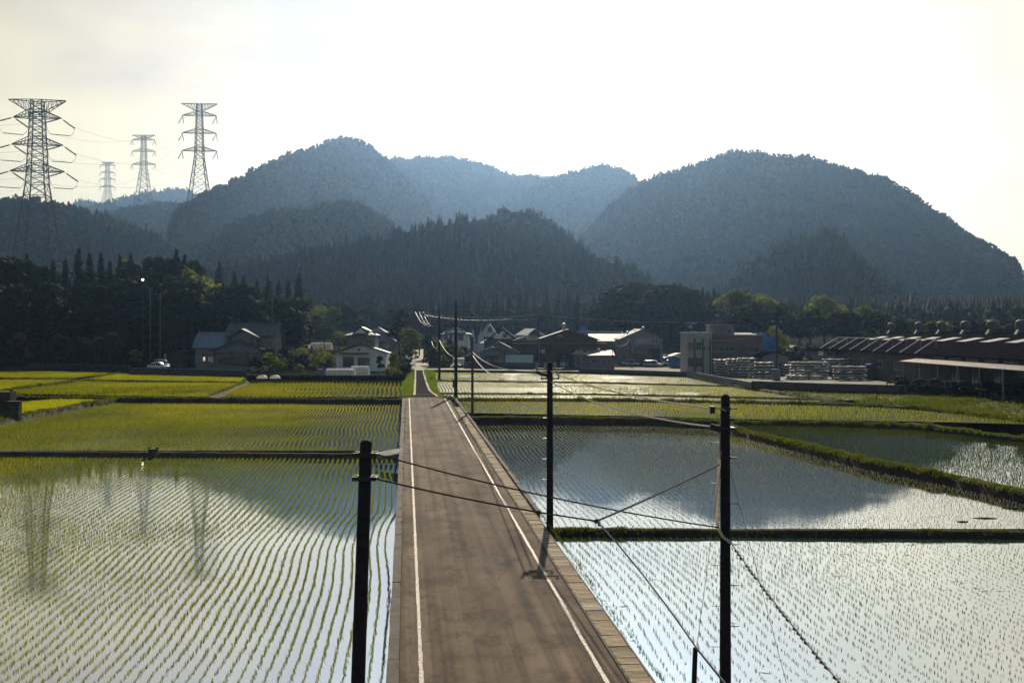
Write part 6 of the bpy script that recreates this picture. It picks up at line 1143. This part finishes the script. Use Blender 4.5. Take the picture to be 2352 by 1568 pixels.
wall([(1578, 860.8, .75), (1650, 875, .75), (1726, 889.5, .75)], 'stained pale concrete wall below the office block', 'concrete')
wall([(1727, 890, .95), (1900, 896.5, .95), (2085, 901.5, .95)], 'long dark concrete wall in front of the timber stacks', 'dark_concrete')
wall([(1066, 846, 1.45), (1140, 847.2, 1.45), (1228, 848.6, 1.4)], 'dark wall in front of the low grey house', 'stone_wall'); wall([(1240, 849, .8), (1330, 850.6, .8)], 'dark low kerb wall in front of the barn', 'stone_wall')
def hedge():
    x0, y0 = gp(567, 873, 0); x1, y1 = gp(929, 873.5, 0); r = np.random.default_rng(8); n = 9000; f = r.random(n); s_ = r.random(n); c = np.stack([x0+(x1-x0)*f, y0+(y1-y0)*f+r.uniform(0, 1.0, n), np.where(s_ < .5, r.uniform(-.5, .62, n), r.uniform(.5, .68, n))], -1); c[:, 1] = np.where(s_ < .5, y0+(y1-y0)*f-.05, c[:, 1])
    v, q = quads_at(c, np.tile([0, -.6, .7], (n, 1)), .17, r); t = thing('hedge', 'long dark trimmed hedge behind the furrowed field', 'hedge', (0, 0, 0)); mesh_obj('foliage', v, q, M['conifer'], t, tint=np.repeat(r.random(n), 4)); mb = MB(); mb.box(x0+.1, x1-.1, y0+.05, y0+.95, -.8, .5); mb.build('core', M['bark'], t)
hedge()
for px, k in ((601, 'left'), (631, 'right')):
    mb = MB(); x, y = gp(px, 870, 0.5); n = 8
    vs = [(x+.85*math.cos(math.pi*i/n), y+.5*j, .55+.55*math.sin(math.pi*i/n)) for j in range(2) for i in range(n+1)]; mb.add(vs, [(i, i+1, n+2+i, n+1+i) for i in range(n)]); mb.add(vs[:n+1], [tuple(range(n+1))[::-1]]); mb.add(vs[n+1:], [tuple(range(n+1))]); tag(mb.build('plastic_cover', M['vinyl']), '%s small white plastic crop cover on the hedge top' % k, 'crop cover')
# slab bridge, sluice block, stakes
def slab_bridge():
    P = [edge_pt(-.3, 1030, 0), edge_pt(-.3, 1042, 0), gp(876, 1052, -.35), gp(858, 1043, -.35)]; zt = [.06, .06, -.25, -.25]; mb = MB(); mb.add([(x, y, z) for (x, y), z in zip(P, zt)]+[(x, y, z-.22) for (x, y), z in zip(P, zt)], [(3,2,1,0),(4,5,6,7),(0,1,5,4),(1,2,6,5),(2,3,7,6),(3,0,4,7)])
    tag(mb.build('slab_ramp', M['concrete']), 'sloping concrete slab leading from the road onto the left field bank', 'ramp')
slab_bridge()
x, y = gp(352, 1040, -.6); mb = MB(); mb.box(-.28, .28, -.2, .2, -.6, .3); mb.box(-.34, -.24, -.24, .24, .3, .42); mb.box(.24, .34, -.24, .24, .3, .42); o = mb.build('water_gate', M['dark_concrete']); o.location = (x, y, -.6); tag(o, 'small dark water gate in the bank between the left paddies', 'water gate')
x, y = gp(15, 955, -.2); t = thing('sluice_block', 'dark concrete sluice block with a tall back at the left edge', 'sluice', (x, y, -.2)); mb = MB(); mb.box(-2.2, .2, .3, 1.6, -1, 2.3); mb.box(-.1, .1, .9, 1.2, 2.3, 2.5); mb.build('tall_block', M['dark_concrete'], t); mb = MB(); mb.box(-1.6, 1.35, -.4, .296, -1, 1.35); mb.box(-1.7, 1.45, -.5, .296, 1.352, 1.45); mb.build('low_block', M['dark_concrete'], t)
x, y = gp(2013, 919, -.1); mb = MB(); mb.tube([(0, 0, -.3), (0, 0, .5)], .05, 6); mb.lathe([(.1, .5), (.1, .65), (.02, .7)], (0, 0, 0), 8); o = mb.build('field_post', M['dark_metal']); o.location = (x, y, -.1); tag(o, 'small dark post at the corner of the furrowed right field', 'post')
for k, (px, py, L) in enumerate(((2325, 1167, .9), (2262, 1190, 1.1), (2210, 1198, .5))):
    x, y = gp(px, py, ZRB); mb = MB(); mb.tube([(-L/2, .05, 0), (0, 0, .02), (L/2, -.06, .01)], [.02, .04, .02], 6); mb.boxr((.1, .02, .01), (.4, .06, .04), .3); o = mb.build('straw_clump', M['bark']); o.location = (x, y, ZRB); tag(o, ('dark floating straw clump nearest the right edge of the picture', 'longest dark floating straw clump near the right bank', 'short dark floating straw clump left of the longest one')[k], 'straw')
# ------------------------------------------------------------------ vehicles
def loft(mb, st, n=8, p=3.2):
    """stations (y, zlow, zhigh, halfwidth) -> rounded box-like hull"""
    rings = []
    for y, z0, z1, w in st:
        zc, hz = (z0+z1)/2, (z1-z0)/2; r = []
        for k in range(4*n//2):
            a = 2*math.pi*k/(2*n); c, s_ = math.cos(a), math.sin(a); r.append((math.copysign(abs(c)**(2/p), c)*w, y, zc+math.copysign(abs(s_)**(2/p), s_)*hz))
        rings.append(r)
    m = len(rings[0]); return mb.add([q for r in rings for q in r], [(i*m+k, i*m+(k+1) % m, (i+1)*m+(k+1) % m, (i+1)*m+k) for i in range(len(rings)-1) for k in range(m)]+[tuple(range(m))[::-1], tuple(range((len(rings)-1)*m, len(rings)*m))])
CAR = {}
def make_car(kind, paint):
    L, Wd, Ht = {'kei': (3.4, .74, 1.75), 'sedan': (4.3, .84, 1.42), 'van': (4.2, .84, 1.9), 'wagon': (4.3, .85, 1.55)}[kind]; a, b = -L/2, L/2
    t = bpy.data.objects.new('parked_car', None); hood = {'kei': .55, 'sedan': 1.15, 'van': .35, 'wagon': 1.0}[kind]; belt = {'kei': .95, 'sedan': .86, 'van': .98, 'wagon': .92}[kind]; tail = {'kei': .06, 'sedan': .75, 'van': .05, 'wagon': .12}[kind]; W2 = Wd
    mb = MB(); loft(mb, [(a, .32, belt*.78, W2*.86), (a+.12, .22, belt*.86, W2*.96), (a+hood, .20, belt, W2), (b-.5, .20, belt, W2), (b-.08, .24, belt*.97, W2*.95), (b, .34, belt*.85, W2*.86)]); body = mb.build('body', paint, t, True)
    mb = MB(); loft(mb, [(a+hood-.12, belt-.14, belt+.02, W2*.88), (a+hood+.55, belt-.14, Ht-.07, W2*.80), (b-tail-.5, belt-.14, Ht-.07, W2*.80), (b-tail+.0, belt-.14, belt+.06 if kind == 'sedan' else Ht-.14, W2*.84)], p=5); mb.build('window', M['glass'], t, True)
    mb = MB(); loft(mb, [(a+hood+.42, Ht-.14, Ht-.06, W2*.74), (a+hood+.7, Ht-.12, Ht, W2*.80), (b-tail-.55, Ht-.12, Ht, W2*.80), (b-tail-.25 if kind == 'sedan' else b-tail+.02, Ht-.16, Ht-.08, W2*.74)]); mb.build('roof', paint, t, True)
    for s in (-1, 1):
        mb = MB(); mb.tube([(s*W2*.86, a+hood-.1, belt-.02), (s*W2*.79, a+hood+.55, Ht-.06)], .035, 5); mb.build('pillar', paint, t)
        for q in (.45, .72): yy = a+hood+.4+(b-tail-a-hood)*q*.75; mb = MB(); mb.boxr((s*W2*.835, yy, (belt+Ht)/2-.03), (.05, .09, Ht-belt-.04), 0, -s*.12); mb.build('pillar', paint, t)
        mb = MB(); mb.tube([(s*W2*.83, b-tail-.02, belt), (s*W2*.79, b-tail-.15 if kind != 'sedan' else b-tail-.5, Ht-.07)], .04, 5); mb.build('pillar', paint, t)
    for y in (a+.68, b-.68):
        for s in (-1, 1):
            mb = MB(); n = 16; vs = [(s*(W2-.17+dx), y+rr*math.cos(2*math.pi*k/n), .30+rr*math.sin(2*math.pi*k/n)) for dx, rr in ((0, .24), (.02, .29), (.16, .29), (.185, .25)) for k in range(n)]; mb.add(vs, [(i*n+k, i*n+(k+1) % n, (i+1)*n+(k+1) % n, (i+1)*n+k) for i in range(3) for k in range(n)]+[tuple(range(n))[::-1], tuple(range(3*n, 4*n))]); w = mb.build('wheel', M['tyre'], t)
            mb = MB(); vs = [(s*(W2+.018), y+.18*math.cos(2*math.pi*k/10), .30+.18*math.sin(2*math.pi*k/10)) for k in range(10)]+[(s*(W2+.030), y, .30)]; mb.add(vs, [(k, (k+1) % 10, 10) for k in range(10)]); mb.build('rim', M['steel'], w)
    for s in (-1, 1):
        mb = MB(); mb.boxr((s*W2*.62, a+.03, belt*.62), (.30, .12, .15), s*.12); mb.build('headlight', M['lens'], t)
    mb = MB(); mb.boxr((0, a-.01, .36), (Wd*1.2, .08, .14)); mb.boxr((0, b+.01, .36), (Wd*1.2, .08, .14)); mb.build('bumper', M['dark_frame'], t)
    def unl(o):
        for c in TREE.get(o.name, []): C.objects.unlink(c); unl(c)
    unl(t); CAR[kind, paint.name] = t
for k, p in (('kei', 'car_white'), ('sedan', 'car_white'), ('van', 'car_white'), ('wagon', 'car_silver'), ('wagon', 'car_dark'), ('kei', 'car_blue'), ('sedan', 'car_dark')): make_car(k, M[p])
def car(k, p, px, base, yaw, label, d=None, z=0, group='cars in the yard car park'):
    d = d or (H-z)*FPX/(base-HY); return tag(dup(CAR[k, p], ((px-CX)*d/FPX, d, z), R(yaw), 1), label, 'car', group)
car('kei', 'car_blue', 1432, 838, 35, 'pale blue car at the left end of the car park'); car('wagon', 'car_dark', 1444, 835, 28, 'dark car behind the pale blue one at the left end'); car('sedan', 'car_white', 1450, 840.5, 62, 'white car with a dark windscreen, third from the left in the front row')
car('van', 'car_white', 1476, 838, 25, 'white van in the middle of the left half of the car park'); car('wagon', 'car_dark', 1488, 841, 40, 'dark car close behind the front silver estate'); car('wagon', 'car_silver', 1500, 843, 66, 'silver estate car nearest the low wall')
car('sedan', 'car_white', 1500, 831, 95, 'white car in the back row beside the mesh cage'); car('van', 'car_white', 1518, 832.5, 80, 'white high van in the middle of the back row'); car('wagon', 'car_dark', 1532, 834.5, 60, 'dark estate car right of the white high van')
car('sedan', 'car_white', 1514, 836, 66, 'white car half hidden behind the silver estate'); car('sedan', 'car_white', 1541, 840, 78, 'white saloon in the open right part of the car park'); car('kei', 'car_white', 1534, 836, 66, 'small white car behind the white saloon')
car('van', 'car_white', 1563, 841, 84, 'white van at the right end next to the office corner'); car('wagon', 'car_silver', 1546, 831, 85, 'silver car at the back before the carport')
car('kei', 'car_white', 372, 828, 60, 'white car parked under the trees left of the farmhouse', 216, .5, 'cars by the farmhouse'); car('sedan', 'car_white', 364, 834, 75, 'pale car in front of the white one left of the farmhouse', 212, .4, 'cars by the farmhouse'); car('kei', 'car_white', 1012, 812, 10, 'white car parked beside the climbing lane', 262, gz(262), 'cars by the lane'); car('kei', 'car_blue', 456, 828, 20, 'pale car at the farmhouse wing corner', 226, .8, 'cars by the farmhouse')
yd = [gp(1412, 851, 0.01), gp(1577, 858, 0.01), gp(1577, 826, .01), gp(1412, 826, .01)]; o = mesh_obj('car_park', [(x, y, .012) for x, y in yd], [(0, 1, 2, 3)], M['yard']); struct(o, 'pale paved car park between the prefab office and the office block', 'ground')
yd = [gp(1580, 859, 0.01), gp(1727, 888, 0.01), gp(2080, 899, .01), gp(2000, 846, .01), gp(1580, 846, .01)]; o = mesh_obj('timber_yard', [(x, y, .012) for x, y in yd], [tuple(range(5))], M['yard']); o.data.flip_normals() if o.data.polygons[0].normal.z < 0 else None; struct(o, 'pale ground of the timber yard', 'ground')
# truck in the barn
d = 233; t = thing('parked_truck', 'pale blue grey truck facing out of the dark barn', 'truck', ((1296-CX)*d/FPX, d, 0)); mb = MB(); mb.prism([(.0, .45), (0, 1.15), (.22, 1.95), (1.6, 2.0), (1.6, .45)], -.95, .95, 'x'); mb.build('cab', M['car_blue'], t); mb = MB(); mb.add([(-.85, -.012, 1.2), (.85, -.012, 1.2), (.82, .195, 1.88), (-.82, .195, 1.88), (-.85, -.03, 1.2), (.85, -.03, 1.2), (.82, .178, 1.88), (-.82, .178, 1.88)], [(0,1,2,3),(7,6,5,4),(0,4,5,1),(2,6,7,3)]); mb.build('windscreen', M['glass'], t)
mb = MB(); mb.box(-.97, .97, -.1, .0, .38, .6); mb.build('bumper', M['steel'], t); mb = MB(); mb.box(-.95, .95, 1.7, 5.6, .75, 1.15); mb.box(-.95, -.9, 1.7, 5.6, 1.152, 1.5); mb.box(.9, .95, 1.7, 5.6, 1.152, 1.5); mb.build('load_bed', M['grey_wall'], t)
for s in (-1, 1):
    mb = MB(); mb.boxr((s*.68, -.03, .8), (.3, .06, .18)); mb.build('headlight', M['lens'], t)
    for y in (.9, 4.4): mb = MB(); mb.tube([(s*.75, y, .42), (s*.95, y, .42)], .42, 14); w = mb.build('wheel', M['tyre'], t); mb = MB(); mb.tube([(s*.952, y, .42), (s*.965, y, .42)], .22, 10); mb.build('rim', M['steel'], w)
# ------------------------------------------------------------------ timber stacks: every wrapped bundle lies on the one below
def bundle_mesh(L, seed, dp=1.15, h=.30):
    r = random.Random(seed); n = 16; wood = MB(); nb = 7
    for k in range(nb): a = -dp/2+dp*k/nb; e = r.uniform(-.12, .12); wood.box(-L/2+e, L/2+e, a+.006, a+dp/nb-.006, .075, h*.80+r.uniform(-.02, .01))
    w = MB(); vs = []; ph = r.uniform(0, 6)
    for i in range(n+1):
        x = -L/2-.12+(L+.24)*i/n; sag = r.uniform(-.03, .035)+(.05*math.sin(i*.9+ph)); lip = .10+r.uniform(0, .16)
        for (y, z) in ((-dp/2-lip*.9, h*.80-.13-r.uniform(0, .05)), (-dp/2-lip, h*.80-.02), (-dp/2+.06, h*.80+.06), (0, h*.80+.07+sag*.6), (dp/2, h*.80+.06), (dp/2+.08, h*.80-.08)): vs.append((x, y, z+sag*.5))
    k = 6; fs = [(i*k+j, (i+1)*k+j, (i+1)*k+j+1, i*k+j+1) for i in range(n) for j in range(k-1)]; w.add(vs, fs)
    for q in (-.38, 0, .38): wood.box(q*L-.05, q*L+.05, -dp/2+.01, dp/2-.01, 0, .085)
    return wood, w
def stack(px0, px1, top, base, d, name, wrap='wrap', dp=1.15, layers=None, rows=1):
    L = (px1-px0)*S(d)-.12; H_ = (base-top)*S(d); n = layers or max(2, round(H_/.46)); step = H_/n; r = random.Random(int(px0)); first = {}
    zb0 = Z(base, d, 0)
    for row in range(rows):
        for k in range(n):
            key = k % 3
            x = ((px0+px1)/2-CX)*S(d)+r.uniform(-.16, .16); y = d+row*(dp+.25)+r.uniform(-.22, .22); z = max(0.02, zb0)+k*step
            if key not in first:
                t = bpy.data.objects.new('timber_bundle', None); wd, w = bundle_mesh(L*r.uniform(.96, 1.03), int(px0)+key, dp, step*.92); o1 = wd.build('boards', M['lumber'], t); o2 = w.build('wrapping', M[wrap], t); md = o2.modifiers.new('thickness', 'SOLIDIFY'); md.thickness = .02
                for o in (o1, o2): C.objects.unlink(o)
                first[key] = t
            o = dup(first[key], (x, y, z), r.uniform(-.02, .02)); pos = 'topmost' if k == n-1 else 'lowest' if k == 0 else '%s from the top' % ordn(n-1-k)
            tag(o, 'wrapped timber bundle, %s of the %s%s' % (pos, name, ', back row' if row else ''), 'timber bundle', 'bundles of the '+name)
stack(1642, 1668, 824, 862, 188, 'narrow stack nearest the office'); stack(1669, 1694, 823.5, 866, 186, 'tall stack below the brown wing'); stack(1695, 1731, 826, 871, 185, 'dark tall stack', rows=1)
stack(1734, 1774, 833, 871, 181, 'bright stack left of the floodlight pole', layers=5); stack(1797, 1812, 836, 862, 190, 'short stack behind the floodlight pole'); stack(1817, 1900, 834, 874, 179, 'long bright stack', layers=6)
stack(1806, 1836, 863, 874, 175, 'knee high pile', layers=3); stack(1893, 1951, 823, 851, 190, 'high rear stack', layers=5); stack(1916, 1986, 844, 877, 174, 'middle right stack', layers=5); stack(1984, 2058, 834, 870, 176, 'blue wrapped dark stack', 'blue_wrap', layers=6)
# farm odds and ends
x, y, z = at(735, 858, 196); mb = MB(); mb.lathe([(.42, 0), (.45, .1), (.45, .9), (.4, 1.0), (.1, 1.02)], (0, 0, 0), 14); o = mb.build('water_barrel', M['blue_sheet']); o.location = (x, y, 0); tag(o, 'blue water barrel beside the front greenhouse', 'barrel')
d = 214; t = thing('washing_line', 'washing hung outside the blue roofed farmhouse wing', 'washing line', ((478-CX)*d/FPX, d, 1.0)); mb = MB(); mb.tube([(-1.2, 0, 0), (-1.2, 0, 1.9)], .03, 6); mb.tube([(1.2, 0, 0), (1.2, 0, 1.9)], .03, 6); mb.tube([(-1.3, 0, 1.85), (1.3, 0, 1.85)], .025, 6); mb.build('frame', M['steel'], t)
for k in range(4): mb = MB(); mb.boxr((-.8+k*.52, 0, 1.35-.1*(k % 2)), (.42, .03, .9+.2*(k % 2)), .1*k); mb.build('cloth', M[('wrap', 'roof_pink', 'wrap', 'blue_wall')[k]], t)
# street mirror-like white cover beside the lane pole
x, y, z = at(1046, 844, 226); mb = MB()
for k in range(7): a = k/6*math.pi*.8; mb.boxr((-.9+k*.3, 0, .55+.55*math.sin(a)), (.36, .5, .34), .3*k)
o = mb.build('covered_heap', M['wrap']); o.location = (x, y, 0); tag(o, 'white sheet covered heap beside the foot of the tall lane pole', 'covered heap')
for lst in PROTO.values():
    for root, _ in lst:
        for c in TREE[root.name]: bpy.data.objects.remove(c)
        bpy.data.objects.remove(root)
# ------------------------------------------------------------------ haze
def haze():
    mb = MB(); mb.box(-3200, 3200, -60, 3800, -3, 400); m = bpy.data.materials.new('haze_air'); m.use_nodes = True; nt = m.node_tree
    nt.nodes.remove(nt.nodes['Principled BSDF']); v = nt.nodes.new('ShaderNodeVolumePrincipled'); v.inputs['Density'].default_value = 0.00018; v.inputs['Color'].default_value = (0.33, 0.56, 0.98, 1); v.inputs['Anisotropy'].default_value = 0.86
    nt.links.new(v.outputs[0], nt.nodes['Material Output'].inputs['Volume']); o = mb.build('haze', m); tag(o, 'thin bluish haze filling the valley air', 'haze', kind='stuff')
haze()
